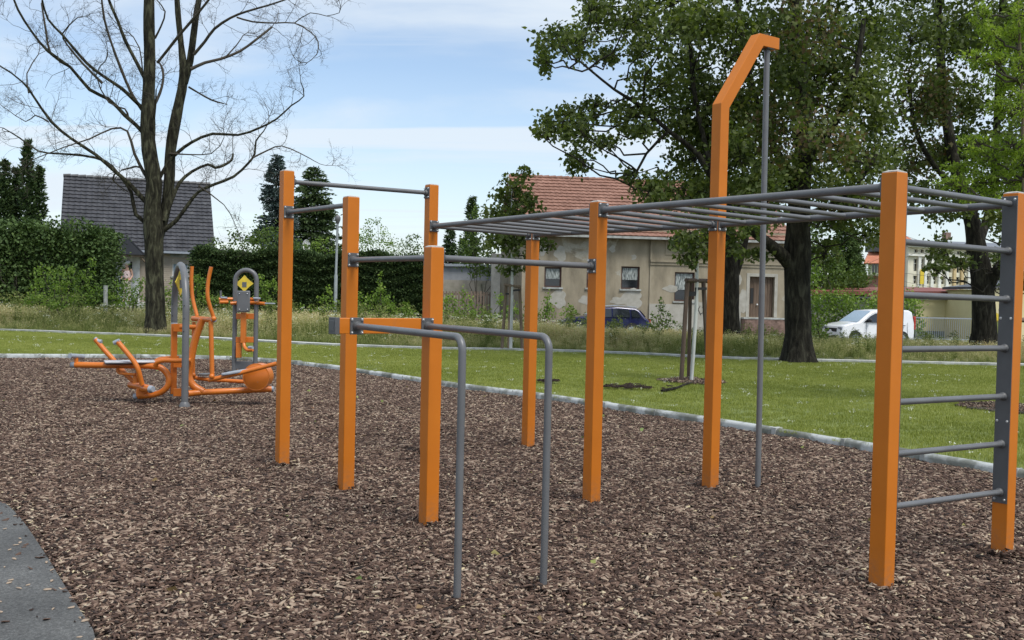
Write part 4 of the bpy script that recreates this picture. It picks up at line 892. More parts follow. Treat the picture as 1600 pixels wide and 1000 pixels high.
# ------------------------------------------------------------------ bare tree
YB = 32.6
bb = W(243, 522, YB); BT = empty('bare_tree', (bb.x, bb.y, 0.0), 'tall leafless tree with two stems and fine curled twigs before the dark roofed house', 'tree')
trunk_l = [(243, 524, 32), (243, 490, 30), (242, 450, 28), (241, 400, 28), (240, 360, 30), (238, 320, 24), (241, 285, 24), (233, 235, 22), (231, 200, 22), (232, 150, 19), (234, 100, 18), (233, 50, 17), (233, 0, 16), (236, -60, 12)]
trunk_r = [(245, 372, 20), (257, 335, 16), (264, 290, 16), (266, 240, 16), (272, 200, 17), (280, 160, 15), (287, 120, 14), (283, 70, 9), (278, 20, 9), (274, -50, 6)]
trunk_r2 = [(288, 130, 11), (297, 95, 11), (303, 50, 10), (308, 15, 9), (318, -40, 6)]
limbs = [[(228, 212, 8), (212, 195, 7), (195, 180, 7), (170, 155, 6), (140, 140, 6), (110, 105, 5), (75, 80, 5), (50, 50, 4), (28, 15, 4), (15, -20, 3)],
 [(232, 320, 9), (214, 300, 8), (200, 285, 7), (180, 268, 7), (150, 242, 6), (112, 217, 5), (80, 190, 5), (52, 150, 4), (35, 128, 3), (0, 103, 2.5), (-40, 90, 1.5)],
 [(236, 352, 8), (212, 335, 7), (205, 300, 6), (185, 272, 5), (165, 252, 4), (130, 243, 4), (90, 240, 3), (60, 236, 3), (30, 215, 2.5), (5, 200, 1.5)],
 [(226, 172, 7), (208, 155, 6), (190, 138, 6), (160, 118, 5), (135, 98, 5), (98, 55, 4), (75, 30, 3.5), (66, 0, 3)],
 [(226, 122, 7), (212, 95, 6), (195, 62, 6), (185, 35, 5), (172, 5, 5), (160, -30, 3)],
 [(222, 172, 6), (205, 145, 5), (190, 110, 5), (175, 70, 4), (163, 30, 4), (158, -10, 3)],
 [(226, 272, 6), (210, 240, 5), (199, 205, 4), (175, 201, 3), (140, 217, 2.5), (100, 230, 2), (50, 250, 1.5)],
 [(160, 130, 5), (130, 100, 4), (105, 70, 3), (98, 52, 2.5), (118, 30, 1.8)],
 [(110, 105, 4), (80, 85, 3.5), (72, 50, 3.5), (65, 5, 3)],
 [(246, 285, 7), (262, 255, 6), (278, 238, 6), (300, 222, 5), (332, 209, 5), (372, 211, 4), (405, 200, 4), (432, 186, 3), (455, 165, 2.5), (475, 150, 2), (470, 128, 1.5)],
 [(256, 345, 8), (270, 310, 6), (280, 286, 6), (300, 268, 5), (325, 257, 5), (336, 262, 5), (350, 258, 5), (362, 250, 4), (364, 240, 3)],
 [(252, 362, 9), (275, 345, 7), (295, 318, 6), (310, 300, 5), (335, 288, 5), (365, 276, 4.5), (388, 255, 4), (398, 240, 3.5), (400, 220, 3), (412, 205, 2), (420, 190, 1.5)],
 [(396, 246, 3), (420, 234, 2.5), (440, 228, 2), (470, 240, 1.8), (492, 252, 1.2)],
 [(298, 108, 6), (320, 98, 5), (345, 92, 5), (375, 80, 4.5), (400, 62, 4), (425, 42, 3.5)],
 [(303, 85, 6), (320, 65, 5), (335, 45, 5), (360, 28, 4), (385, 18, 3.5), (420, 8, 3), (450, -2, 2.5)],
 [(370, 27, 3), (395, 34, 3), (430, 36, 2.5), (460, 36, 2.2), (485, 50, 2), (497, 65, 2), (495, 85, 1.5), (480, 98, 1.2)],
 [(460, 36, 2), (485, 20, 1.5), (510, 25, 1.3), (530, 20, 1)],
 [(295, 136, 3.5), (310, 145, 3), (330, 156, 3), (350, 162, 2)],
 [(246, 98, 5), (262, 78, 5), (280, 55, 5), (300, 32, 5), (322, 5, 4), (345, -25, 3)],
 [(241, 165, 5), (250, 145, 5), (255, 125, 4), (254, 108, 4), (249, 98, 3)],
 [(242, 60, 4), (252, 40, 3), (258, 18, 2.5), (245, 0, 2)],
 [(240, 190, 4), (243, 165, 3), (244, 140, 2)], [(233, 290, 4), (220, 262, 3.5), (205, 262, 3), (190, 266, 2.5)],
 [(200, 182, 4), (195, 170, 3), (170, 160, 2.5), (150, 118, 2), (165, 95, 1.6)], [(182, 268, 3), (176, 280, 2.5), (186, 290, 2), (200, 300, 1.8)], [(350, 92, 3), (370, 70, 2), (380, 55, 1.6)],
 [(75, 190, 3), (55, 180, 2), (40, 190, 1.5), (10, 170, 1.2)], [(45, 145, 3), (42, 115, 2), (60, 85, 1.4)], [(226, 150, 3), (218, 75, 2), (200, 50, 1.6)], [(310, 290, 3), (350, 320, 1.6), (365, 345, 1)], [(265, 240, 3), (330, 240, 1.6), (350, 215, 1.2)]]
mb = MB(); stem(mb, pxstem(trunk_l, YB), 20, 0.05, 0.25); mb.build('trunk', BARK, BT, sm=60)
for tr in (trunk_r, trunk_r2):
    mb = MB(); stem(mb, pxstem([(a, b, c, 0.25) for a, b, c in tr], YB), 14, 0.04); mb.build('stem', BARK, BT, sm=60)
tw = MB(); ntw = [0]
def grow(p, d, L, r, lev):
    n = 4 if lev else 5; pts = [V(p)]; dd = d.normalized(); cur = V([random.gauss(0, 1) for _ in range(3)]) * 0.32
    for i in range(n):
        dd = (dd + cur * 0.6 + V([random.gauss(0, .16) for _ in range(3)]) + V((0, 0, 0.05))).normalized(); pts.append(pts[-1] + dd * (L / n))
    tw.tube(pts, [r, r * 0.45], 4 if lev < 2 else 3, False); ntw[0] += 1
    if lev >= 3: return
    for k in range((5, 4, 3)[lev]):
        i = random.randint(1, n); dd = (pts[i] - pts[i - 1]).normalized(); s_ = V([random.gauss(0, 1) for _ in range(3)]); s_ = (s_ - dd * s_.dot(dd)).normalized()
        grow(pts[i], dd * 0.75 + s_ * 0.8, L * random.uniform(0.45, 0.72), max(r * 0.5, 0.0032), lev + 1)
for li, lm in enumerate(limbs):
    mb = MB(); ph = random.uniform(-1, 1); wd = [q[2] for q in lm]; tot = len(lm)
    q = [(a, b, max(c, 1.1) * 0.92, 0.1 + ph * 2.2 * (i / tot) ** 1.2) for i, (a, b, c) in enumerate(lm)]
    P = stem(mb, pxstem(q, YB), 8, 0.05); mb.build('branch', BARK if wd[0] > 6 else TWIG, BT, sm=60)
    L = len(P)
    for i in range(max(2, int(L * 0.3)), L):
        if random.random() < 0.62:
            dd = (P[min(i + 1, L - 1)] - P[max(i - 1, 0)]).normalized(); s_ = V([random.gauss(0, 1) for _ in range(3)]); s_ = (s_ - dd * s_.dot(dd)).normalized()
            grow(P[i], dd * 0.6 + s_, random.uniform(0.5, 1.25), 0.011, 0 if random.random() < .45 else 1)
    grow(P[-1], (P[-1] - P[-2]), 1.0, 0.014, 0)
tw.build('twigs', TWIG, BT, sm=0, kind='stuff')

# ------------------------------------------------------------------ conifers
def conifer(name, label, px, top, bot, half, Y, m, ex=0.8, *, group='conifers behind the hedges', dens=1.0, droop=0.25, narrow=False, seed=1, trunk_r=0.14):
    b = W(px, bot, Y); g = gz(b.x, b.y); tz = W(px, top, Y).z; H = tz - g; R = half / F_PX * Y
    root = empty(name, (b.x, b.y, g), label, 'conifer', group)
    MB().tube([V((b.x, b.y, g)), V((b.x, b.y, tz))], [trunk_r, 0.02], 8).build('trunk', BARKD, root)
    C, A = [], []; wh = int(H / 0.24); br = MB()
    for i in range(wh):
        t = (i + 0.5) / wh; zz_ = g + H * t; rr = R * ((1 - t) ** ex if not narrow else min(1, (1 - t) * 3) * (0.75 + 0.25 * sin(t * 9)))
        for k in range(12 if not narrow else 9):
            a = random.random() * 2 * pi; L = rr * random.uniform(0.65, 1.1) + 0.08; d = V((cos(a), sin(a), -droop + 0.35 * t if not narrow else 0.9)).normalized()
            p0 = V((b.x, b.y, zz_ + random.uniform(-.15, .15))); e = p0 + d * L
            br.tube([p0, e], [0.02, 0.006], 3, False)
            nn = int(46 * dens * max(0.3, L))
            for s_ in np.linspace(0.2, 1.0, max(3, nn)):
                q = p0.lerp(e, s_); w_ = 0.16 * L * (1.15 - s_) + 0.05
                C.append((q.x + random.gauss(0, w_), q.y + random.gauss(0, w_), q.z + random.gauss(0, w_ * 0.35) - 0.05)); A.append((d.x, d.y, d.z - 0.2))
    C = np.array(C); A = np.array(A); t = np.clip(rng.normal(0.45, 0.2, len(C)), 0, 1)
    vv, ff, tt = cards(C, 0.22 if not narrow else 0.2, t, asp=0.4, up=A)
    link('crown', np_mesh('crown', vv - np.array(LOC[root]), ff, m, tt), root); br.build('branches', BARKD, root, sm=0, kind='stuff')
conifer('blue_spruce', 'blue-grey spruce rising behind the leftmost orange post', 430, 243, 420, 60, 58, LEAF_B, 0.75, dens=1.0)
conifer('dark_fir', 'broad dark green fir to the right of the blue-grey spruce', 488, 262, 430, 70, 60, LEAF_C, 0.6, dens=1.0)
conifer('spruce', 'narrow dark spruce top left of the old red roof', 735, 308, 440, 22, 62, LEAF_C)
conifer('spruce', 'small distant dark spruce seen between two orange posts', 702, 350, 440, 24, 78, LEAF_C)
conifer('spruce', 'distant dark spruce just left of the young maple crown', 722, 372, 440, 22, 80, LEAF_C)
conifer('arborvitae', 'tallest narrow arborvitae above the left hedge', 42, 222, 380, 17, 50, LEAF_C, dens=1.3, narrow=True)
conifer('arborvitae', 'narrow arborvitae cut by the left edge of the photo', 6, 252, 380, 16, 50, LEAF_C, dens=1.3, narrow=True)
conifer('arborvitae', 'thin rusty-flecked arborvitae right of the tallest one above the left hedge', 60, 262, 380, 13, 50.5, LEAF_C, dens=1.2, narrow=True)
conifer('arborvitae', 'arborvitae standing between the tallest one and the left edge', 24, 262, 380, 15, 51, LEAF_C, dens=1.3, narrow=True)
conifer('conifer', 'shaggy dark conifer behind the white van between trunk and post', 1316, 335, 500, 46, 68, LEAF_C2, dens=1.1, droop=0.1)
conifer('conifer', 'blue-green conifer with drooping sprays beside the red gabled house', 1334, 360, 500, 26, 72, LEAF_C2, dens=1.1, droop=0.15)

# ------------------------------------------------------------------ hedges and shrubs
def hedge(label, x0, x1, topz, y0, thick, m, n, leafs=0.2, rough=0.12, cat='hedge', x_b=None, topvar=0.15):
    g = gz((x0 + x1) / 2, y0); root = empty('hedge', ((x0 + x1) / 2, y0, g), label, cat)
    L = x1 - x0; H = topz - g
    MB().box((x0 + .25, y0 + 0.25, g), (x1 - .25, y0 + thick - .25, topz - 0.3)).build('inner_branches', BARKD, root)
    per = L * H + L * thick + H * thick * 2; pts, up = [], []
    def rh(x): return topz + topvar * (sin(x * 1.7) * 0.6 + sin(x * 4.1 + 1) * 0.4)
    k1 = int(n * L * H / per); xx = rng.uniform(x0, x1, k1); zz_ = g + rng.random(k1) * (np.array([rh(x) for x in xx]) - g)
    row = 0.07 * np.sin(zz_ * 14 + np.sin(xx * 2) * 2)
    pts.append(np.column_stack([xx, y0 + np.abs(rng.normal(0, rough, k1)) + row * 0.8, zz_])); up.append(np.tile([0, -0.8, 0.25], (k1, 1)))
    k2 = int(n * L * thick / per); xx = rng.uniform(x0, x1, k2); pts.append(np.column_stack([xx, rng.uniform(y0, y0 + thick, k2), np.array([rh(x) for x in xx]) - np.abs(rng.normal(0, rough * 1.3, k2)) + (rng.random(k2) < .1) * rng.random(k2) * topvar])); up.append(np.tile([0, -.2, 1.0], (k2, 1)))
    for xe, sx in ((x0, -1), (x1, 1)):
        k3 = int(n * H * thick / per); pts.append(np.column_stack([xe + rng.normal(0, rough, k3), rng.uniform(y0, y0 + thick, k3), g + rng.random(k3) * H])); up.append(np.tile([sx, -.2, .2], (k3, 1)))
    C = np.concatenate(pts); A = np.concatenate(up); t = np.clip(rng.normal(0.42, 0.2, len(C)) + 0.0, 0, 1)
    vv, ff, tt = cards(C, leafs, t, asp=0.55, up=A * 0.8)
    link('foliage', np_mesh('foliage', vv - np.array(LOC[root]), ff, m, tt), root); return root
def X(px, Y): return (px - 800) / F_PX * Y
hedge('long clipped dark green hedge behind the pull-up bars and arm trainer', X(302, 43), X(664, 43), 3.2, 43, 1.6, LEAF_C, 75000, 0.12)
def blob_plant(name, label, cat, base_px, Y, clumps, leafm, leaf, dens=1.0, group=None, stems=4, sub=8, spread=0.33, stemm=TWIG):
    b = W(base_px[0], base_px[1], Y); g = gz(b.x, b.y); root = empty(name, (b.x, b.y, g), label, cat, group)
    cl = [(tuple(W(x, y, Y + random.uniform(-.3, .3) * rx / 30)), (rx / F_PX * Y, rx / F_PX * Y, ry / F_PX * Y), int(dens * 0.3 * rx * ry * (0.09 / leaf) ** 2 * (Y / 38) ** 2) + 12) for x, y, rx, ry in clumps]
    o, tips = foliage_obj('foliage', cl, leaf, leafm, root, sub=sub, spread=spread)
    mb = MB()
    for c, tip in tips:
        mb.tube(wiggle(V((b.x + random.gauss(0, .1), b.y + random.gauss(0, .1), g)), V(c), 4, 0.04), [0.025, 0.008], 5, False)
    mb.build('stems', stemm, root, kind='stuff'); return root
# natural conifer hedge at the far left
cl = [(x, y, 26, 20) for x in range(-60, 130, 18) for y in (362, 386, 412, 440, 466)] + [(30, 352, 24, 10), (75, 350, 24, 10), (120, 352, 24, 12), (128, 354, 16, 12), (146, 385, 16, 16), (150, 420, 18, 16), (152, 455, 18, 16), (-20, 350, 24, 10)]
blob_plant('hedge', 'tall shaggy natural cypress hedge at the left edge', 'hedge', (60, 490), 43, cl, LEAF_C2, 0.14, 1.8, sub=16)
hedge('dense inner part of the tall shaggy cypress hedge at the left edge', X(-60, 43), X(150, 43), 3.95, 42.8, 2.2, LEAF_C2, 45000, 0.14, 0.25, topvar=0.25)
SG = 'self-sown shrubs in the meadow edge'
def shrub(label, base, Y, cl, dens=1.0, m=LEAF_S, leaf=0.09): return blob_plant('shrub', label, 'shrub', base, Y, cl, m, leaf, dens * 2.3, SG, sub=7, spread=0.3)
shrub('large light green shrub in front of the left cypress hedge', (98, 485), 36.5, [(60, 440, 14, 16), (70, 460, 18, 16), (92, 430, 14, 14), (95, 455, 20, 18), (118, 425, 12, 10), (120, 448, 18, 16), (140, 432, 12, 14), (145, 455, 14, 16), (78, 425, 9, 9), (66, 418, 5, 8), (142, 412, 5, 8), (100, 474, 26, 10), (128, 474, 22, 10), (45, 465, 10, 12)])
shrub('bushy shrub left of the bare tree trunk below the porch', (200, 485), 37, [(190, 445, 12, 12), (205, 455, 18, 14), (220, 440, 9, 10), (182, 462, 12, 12), (215, 468, 16, 12), (195, 474, 18, 9)])
shrub('bushy shrub right of the bare tree trunk behind the arched frame', (285, 488), 37, [(262, 450, 8, 14), (275, 465, 14, 14), (300, 455, 12, 14), (312, 440, 9, 12), (318, 460, 12, 14), (335, 470, 12, 12), (290, 478, 20, 9), (306, 432, 5, 7)])
shrub('leafy shrub beside the arm trainer in front of the clipped hedge', (418, 485), 37, [(410, 440, 9, 12), (420, 455, 12, 12), (408, 462, 10, 12), (425, 470, 14, 10), (428, 445, 7, 9)])
shrub('small shrub just left of the lamp post in front of the clipped hedge', (510, 490), 37, [(508, 465, 9, 9), (514, 455, 5, 8), (515, 475, 12, 9), (478, 484, 9, 8), (498, 482, 12, 8)])
shrub('tallest pointed light green shrub against the clipped hedge between two posts', (594, 505), 36, [(594, 440, 5, 12), (594, 455, 8, 9), (582, 465, 12, 9), (605, 468, 12, 10), (596, 480, 18, 12), (570, 478, 10, 10), (562, 470, 8, 12), (588, 492, 20, 8), (612, 482, 9, 9)])
shrub('low shrub at the right end of the clipped hedge', (635, 500), 36, [(634, 480, 9, 8), (640, 490, 12, 8), (628, 488, 9, 7), (620, 494, 10, 6)])
shrub('shrub in front of the picket fence beside the short orange post', (706, 500), 36, [(704, 468, 12, 10), (710, 480, 16, 12), (695, 478, 12, 12), (730, 465, 9, 14), (735, 482, 12, 12), (720, 492, 20, 8)])
shrub('shrub between the picket fence and the staked young tree', (760, 505), 36, [(750, 488, 12, 9), (770, 495, 14, 9), (785, 470, 9, 14), (782, 488, 12, 10), (806, 480, 10, 12)])
shrub('slim shrub right of the middle orange post against the house wall', (856, 505), 37, [(856, 462, 5, 8), (856, 475, 9, 10), (862, 488, 12, 10), (848, 492, 12, 10)])
shrub('round little shrub below the second window of the old house', (888, 505), 37, [(888, 482, 8, 8), (886, 494, 12, 9), (896, 490, 8, 8)])
shrub('two-stemmed shrub at the rear of the blue car', (1034, 520), 36.5, [(1034, 472, 4, 7), (1034, 483, 6, 8), (1025, 495, 8, 9), (1042, 492, 7, 9), (1030, 508, 12, 8), (1048, 506, 8, 7), (1020, 508, 8, 6)], m=LEAF_M)
shrub('weedy shrub to the right of the large maple trunk', (1285, 545), 34, [(1280, 500, 8, 14), (1288, 520, 10, 12), (1275, 525, 8, 12), (1275, 480, 7, 12)])
GB = 'garden bushes behind the hedges'
blob_plant('willow', 'feathery green bush above the clipped hedge behind the leftmost post', 'bush', (410, 430), 52, [(375, 380, 16, 16), (392, 368, 18, 16), (412, 360, 16, 16), (430, 368, 18, 18), (450, 378, 18, 18), (460, 390, 20, 16), (400, 388, 24, 14), (345, 388, 16, 10), (335, 380, 10, 8), (365, 370, 9, 10), (480, 392, 14, 12), (430, 392, 24, 12)], LEAF_M, 0.13, 2.2, GB, sub=9)
blob_plant('garden_bush', 'light green bush above the hedge right of the lamp post', 'bush', (580, 430), 52, [(565, 385, 18, 16), (585, 372, 14, 14), (575, 352, 8, 9), (590, 345, 8, 6), (600, 360, 9, 8), (605, 385, 18, 14), (572, 370, 14, 14), (555, 395, 14, 10), (500, 385, 14, 12), (515, 392, 14, 10), (512, 375, 6, 6)], LEAF_S, 0.1, 1.6, GB, sub=9)
blob_plant('garden_bush', 'low bush above the hedge end beside the thin back post', 'bush', (640, 430), 52, [(628, 385, 14, 10), (645, 380, 14, 11), (655, 390, 12, 10), (632, 396, 20, 8), (650, 370, 7, 5), (640, 372, 6, 5)], LEAF_M, 0.1, 1.6, GB, sub=9)
blob_plant('garden_tree', 'bright bushy tree behind the picket fence left of the young maple', 'tree', (752, 450), 56, [(752, 335, 16, 14), (745, 355, 22, 14), (762, 372, 22, 18), (738, 385, 22, 18), (755, 400, 26, 16), (735, 412, 22, 12), (768, 420, 18, 12), (722, 398, 12, 10), (775, 350, 14, 12), (750, 425, 20, 10)], LEAF_M, 0.14, 2.4, None, sub=10)
blob_plant('hedge', 'overgrown light green hedge behind the white van', 'hedge', (1330, 520), 57, [(x, y, 18, 16) for x in range(1262, 1425, 18) for y in (472, 490, 510)] + [(1290, 462, 12, 9), (1385, 455, 16, 12), (1400, 462, 16, 10), (1262, 455, 16, 22), (1268, 430, 14, 20), (1275, 400, 14, 20)], LEAF_S, 0.16, 2.6, None, sub=9)
blob_plant('garden_tree', 'mid green tree behind the large maple trunk above the flat red roof', 'tree', (1285, 500), 64, [(1275, 380, 22, 22), (1290, 400, 26, 20), (1300, 420, 26, 18), (1280, 430, 24, 20), (1345, 430, 24, 18), (1262, 410, 16, 26), (1320, 440, 26, 14), (1290, 450, 30, 12), (1272, 350, 16, 20), (1268, 440, 14, 20), (1275, 460, 16, 12)], LEAF_M, 0.18, 4.0, None, sub=10)
blob_plant('distant_trees', 'row of far trees filling the gap behind the old house', 'trees', (900, 470), 90, [(x, 440 + 8 * sin(x), 22, 22) for x in range(-300, 100, 30)] + [(x, 430 + 8 * sin(x), 24, 30) for x in range(640, 780, 26)] + [(x, 455, 30, 22) for x in range(1600, 2100, 36)] + [(x, 438 + 6 * sin(x), 22, 24) for x in range(1235, 1350, 24)], LEAF_M, 0.3, 2.5, None, sub=9)

# ------------------------------------------------------------------ house helpers
class Fr:                                # local frame: s along the facade, n outwards to the viewer
    def __init__(f, o, ang): f.o = V(o); f.s = V((cos(ang), sin(ang), 0)); f.n = V((sin(ang), -cos(ang), 0))
    def p(f, s, n, zc): return f.o + f.s * s + f.n * n + V((0, 0, zc))
    def box(f, mb, s0, s1, n0, n1, z0, z1): mb.obox(f.p((s0 + s1) / 2, (n0 + n1) / 2, (z0 + z1) / 2), f.s * (s1 - s0) / 2, f.n * (n1 - n0) / 2, V((0, 0, (z1 - z0) / 2))); return mb
    def sz(f, px, py, n=0.0):            # where the ray through a measured point meets the plane n
        d = ray(px, py); o = V((0, 0, EYE)); k = ((f.o + f.n * n - o).dot(f.n)) / d.dot(f.n); q = o + d * k
        return (q - f.o).dot(f.s), q.z
def wall_with_holes(fr, mb, s0, s1, z0, z1, holes, n=0.0, th=0.3):
    ss = sorted({s0, s1, *[h[0] for h in holes], *[h[1] for h in holes]}); zs = sorted({z0, z1, *[h[2] for h in holes], *[h[3] for h in holes]})
    for a, b in zip(ss, ss[1:]):
        run = None
        for c, d in zip(zs, zs[1:]):
            hole = any(h[0] <= (a + b) / 2 <= h[1] and h[2] <= (c + d) / 2 <= h[3] for h in holes)
            if not hole: run = (run[0], d) if run else (c, d)
            if hole or d == zs[-1]:
                if run: fr.box(mb, a, b, n - th, n, run[0], run[1])
                run = None
def tile_roof(fr, root, s0, s1, zE, zR, n0, n1, m, rows, tw_, parent=None, th=0.035):
    """courses of real tiles from eave (n0,zE) to ridge (n1,zR)"""
    mb = MB(); e = V((0, 0, 0)); sl = (fr.n * (n1 - n0) + z * (zR - zE)); L = sl.length; sl.normalize(); up = fr.s.cross(sl); up = up if up.z > 0 else -up
    c = L / rows; cols = int((s1 - s0) / tw_)
    for r in range(rows):
        for k in range(cols):
            a = s0 + (s1 - s0) * k / cols; b = s0 + (s1 - s0) * (k + 1) / cols; p = fr.p(a, n0, zE) + sl * (c * r - 0.02); w = fr.s * (b - a) ; j = random.uniform(-.004, .004)
            q0, q1 = p + up * (th + .03 + j), p + sl * (c + .02) + up * (0.012 + j)
            bump_ = up * 0.022
            mb.add([q0, q0 + w * .3 + bump_, q0 + w * .72, q0 + w * .99, q1 + w * .99, q1 + w * .72, q1 + w * .3 + bump_, q1, q0 - up * th, q0 + w * .99 - up * th], [(0, 1, 6, 7), (1, 2, 5, 6), (2, 3, 4, 5), (8, 9, 3, 2, 1, 0)])
    o = mb.build('roof_tiles', m, parent or root, sm=0, kind='stuff')
    return o
CURT = mat('lace_curtain', [(0.4, (0.06, 0.07, 0.07)), (0.6, (0.5, 0.54, 0.52))], 14, 0.9, sc=(3, 3, .3))
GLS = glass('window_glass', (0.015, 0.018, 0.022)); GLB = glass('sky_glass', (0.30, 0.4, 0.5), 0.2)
FRM = mat('dark_red_window_wood', (0.07, 0.03, 0.022), 10, 0.6)
def window(fr, root, s0, s1, z0, z1, n=0.0, fm=FRM, curtain=True, mullion=True, gl=GLS, sill=True, cz=0.5):
    mb = MB(); w = 0.07
    for a in ((s0, s0 + w, z0, z1), (s1 - w, s1, z0, z1), (s0 + w, s1 - w, z0, z0 + w), (s0 + w, s1 - w, z1 - w, z1)): fr.box(mb, a[0], a[1], n - .16, n - .09, a[2], a[3])
    if mullion: fr.box(mb, (s0 + s1) / 2 - .03, (s0 + s1) / 2 + .03, n - .155, n - .095, z0 + w, z1 - w)
    o = mb.build('window', fm, root, sm=0)
    fr.box(MB(), s0 + w, s1 - w, n - .14, n - .13, z0 + w, z1 - w).build('pane', gl, o, sm=0)
    if curtain: fr.box(MB(), s0 + w + .02, s1 - w - .02, n - .129, n - .126, z0 + w + (z1 - z0) * cz, z1 - w - .01).build('curtain', CURT, o, sm=0)
    if sill: fr.box(MB(), s0 - .08, s1 + .08, n - .1, n + .08, z0 - .09, z0 - .003).build('window_sill', CONC, o, sm=0)
    return o
# ------------------------------------------------------------------ left house with the dark roof
DARKT = mat('dark_grey_roof_tile', [(0.3, (0.03, 0.03, 0.034)), (0.6, (0.055, 0.055, 0.062)), (0.85, (0.12, 0.12, 0.12))], 2.2, 0.5, sc=(1, 1, 1))
CREAM = mat('cream_clapboard', (0.42, 0.36, 0.29), 3, 0.8)
f1 = Fr((-22.9, 50.0, 0), radians(22)); g1 = -0.35
H1 = empty('detached_house', (-20, 51, g1), 'small house with a steep dark grey tiled roof and gabled porch behind the bare tree', 'house')
mb = MB(); ws0, wz0 = f1.sz(269, 431); ws1, wz1 = f1.sz(295, 404)
wall_with_holes(f1, mb, 0.15, 7.25, g1, 3.55, [(ws0, ws1, wz0, wz1)], 0, .3); f1.box(mb, .15, .45, -7, -.3, g1, 3.55); f1.box(mb, 6.95, 7.25, -7, -.3, g1, 3.55)
mb.build('wall', CREAM, H1, sm=0)
for k in range(28): f1.box(MB(), 3.95, 7.2 if k * .12 + .6 > wz1 or k * .12 + .6 < wz0 - .1 else ws0 - .05, 0.002, 0.02, .6 + k * .105, .6 + k * .105 + .085).build('clapboard', CREAM, H1, sm=0)
for s_ in (.15, 7.25 - .3):           # gable ends
    MB().prism([f1.p(s_, -.02, 3.5), f1.p(s_, -3.5, 7.15), f1.p(s_, -7, 3.5)], f1.s * .3).build('gable', CREAM, H1, sm=0)
mb = MB(); 
for n0, n1 in ((0.35, -3.5), (-7.35, -3.5)):
    a, b, c, d = f1.p(-.1, n0, 3.45), f1.p(7.45, n0, 3.45), f1.p(7.45, n1, 7.4), f1.p(-.1, n1, 7.4); mb.prism([a, b, c, d], V((0, 0, -.14)))
rf = mb.build('roof', DARKT, H1, sm=0)
tile_roof(f1, H1, -.1, 7.45, 3.45, 7.4, .35, -3.5, DARKT, 19, 0.27, rf)
rd = MB()
for k in range(20): a = -.12 + k * .38; rd.tube([f1.p(a, -3.5, 7.43), f1.p(a + .37, -3.5, 7.45)], [.10, .115], 8)
rd.build('ridge_tiles', DARKT, rf, kind='stuff')
f1.box(MB(), -.1, 7.45, .38, .5, 3.33, 3.45).build('gutter', CAPG, H1)
for px_, py_ in ((170, 360), (305, 365)):
    s_, z_ = f1.sz(px_, py_, -1.2); MB().tube([f1.p(s_, -.9, z_ - .4), f1.p(s_, -.9, z_ + .25)], .06, 8).build('vent_pipe', DARKR, H1)
window(f1, H1, ws0, ws1, wz0, wz1, fm=WHITE, curtain=False, gl=GLB, mullion=False)
f1.box(MB(), ws0 - .1, ws1 + .1, .022, .06, wz1 + .05, wz1 + .22).build('shutter_box', CONC, H1)
# porch
ps, _ = f1.sz(200, 390, 1.4); zA = f1.sz(200, 370, 1.4)[1]; zEv = f1.sz(200, 397, 1.4)[1]; hw = 0.83
mb = MB()
for sg in (-1, 1): mb.prism([f1.p(ps, 1.5, zA), f1.p(ps + sg * hw, 1.5, zEv), f1.p(ps + sg * hw, -.6, zEv), f1.p(ps, -.6, zA)], z * -.07)
mb.prism([f1.p(ps, 1.42, zA - .08), f1.p(ps + hw - .06, 1.42, zEv - .02), f1.p(ps - hw + .06, 1.42, zEv - .02)], f1.n * .06)
mb.build('porch_roof', mat('dark_shingle', (0.03, 0.032, 0.04), 6, 0.6), H1, sm=0)
f1.box(MB(), ps - hw + .1, ps + hw + .3, 1.3, 1.42, zEv - .12, zEv - .03).build('porch_beam', STAKE, H1)
zfl = 0.75
for s_ in (ps + hw + .15,): 
    f1.box(MB(), s_, s_ + .12, 1.28, 1.4, zfl, zEv - .12).build('porch_post', STAKE, H1); MB().tube([f1.p(s_, 1.34, zEv - .55), f1.p(s_ - .4, 1.34, zEv - .1)], .05, 6).build('porch_brace', STAKE, H1)
f1.box(MB(), ps - .62, ps + .6, .003, .06, zfl, zEv - .1).build('door', WHITE, H1)
dr_s, dz1 = f1.sz(196.5, 409, .06); dr_e, dz0 = f1.sz(206.5, 424, .06)
f1.box(MB(), dr_s, dr_e, .062, .075, dz0, dz1).build('door_pane', GLS, H1)
f1.box(MB(), ps - 1.2, ps + 1.2, .003, 1.6, g1, zfl).build('porch_floor', CONC, H1)
# flat dark canopy roof at the right end
a0, _ = f1.sz(316, 392, 1.0); 
mb = MB(); mb.prism([W(315, 390, 50), W(323, 386, 50), W(352, 393, 51), W(346, 396.5, 50)], z * -.1); mb.build('side_canopy', DARKT, H1, sm=0)
MB().tube([W(330, 395, 51) , V((W(330, 395, 51).x, W(330, 395, 51).y, g1))], .06, 6).build('canopy_post', DARKR, H1)
# grey wooden post by the shrubs
MB().tube([W(165, 488, 38), W(165, 446, 38)], .08, 8).build('fence_post', CONC); tag(bpy.data.objects['fence_post'], 'weathered grey concrete fence post left of the bare tree', 'post')

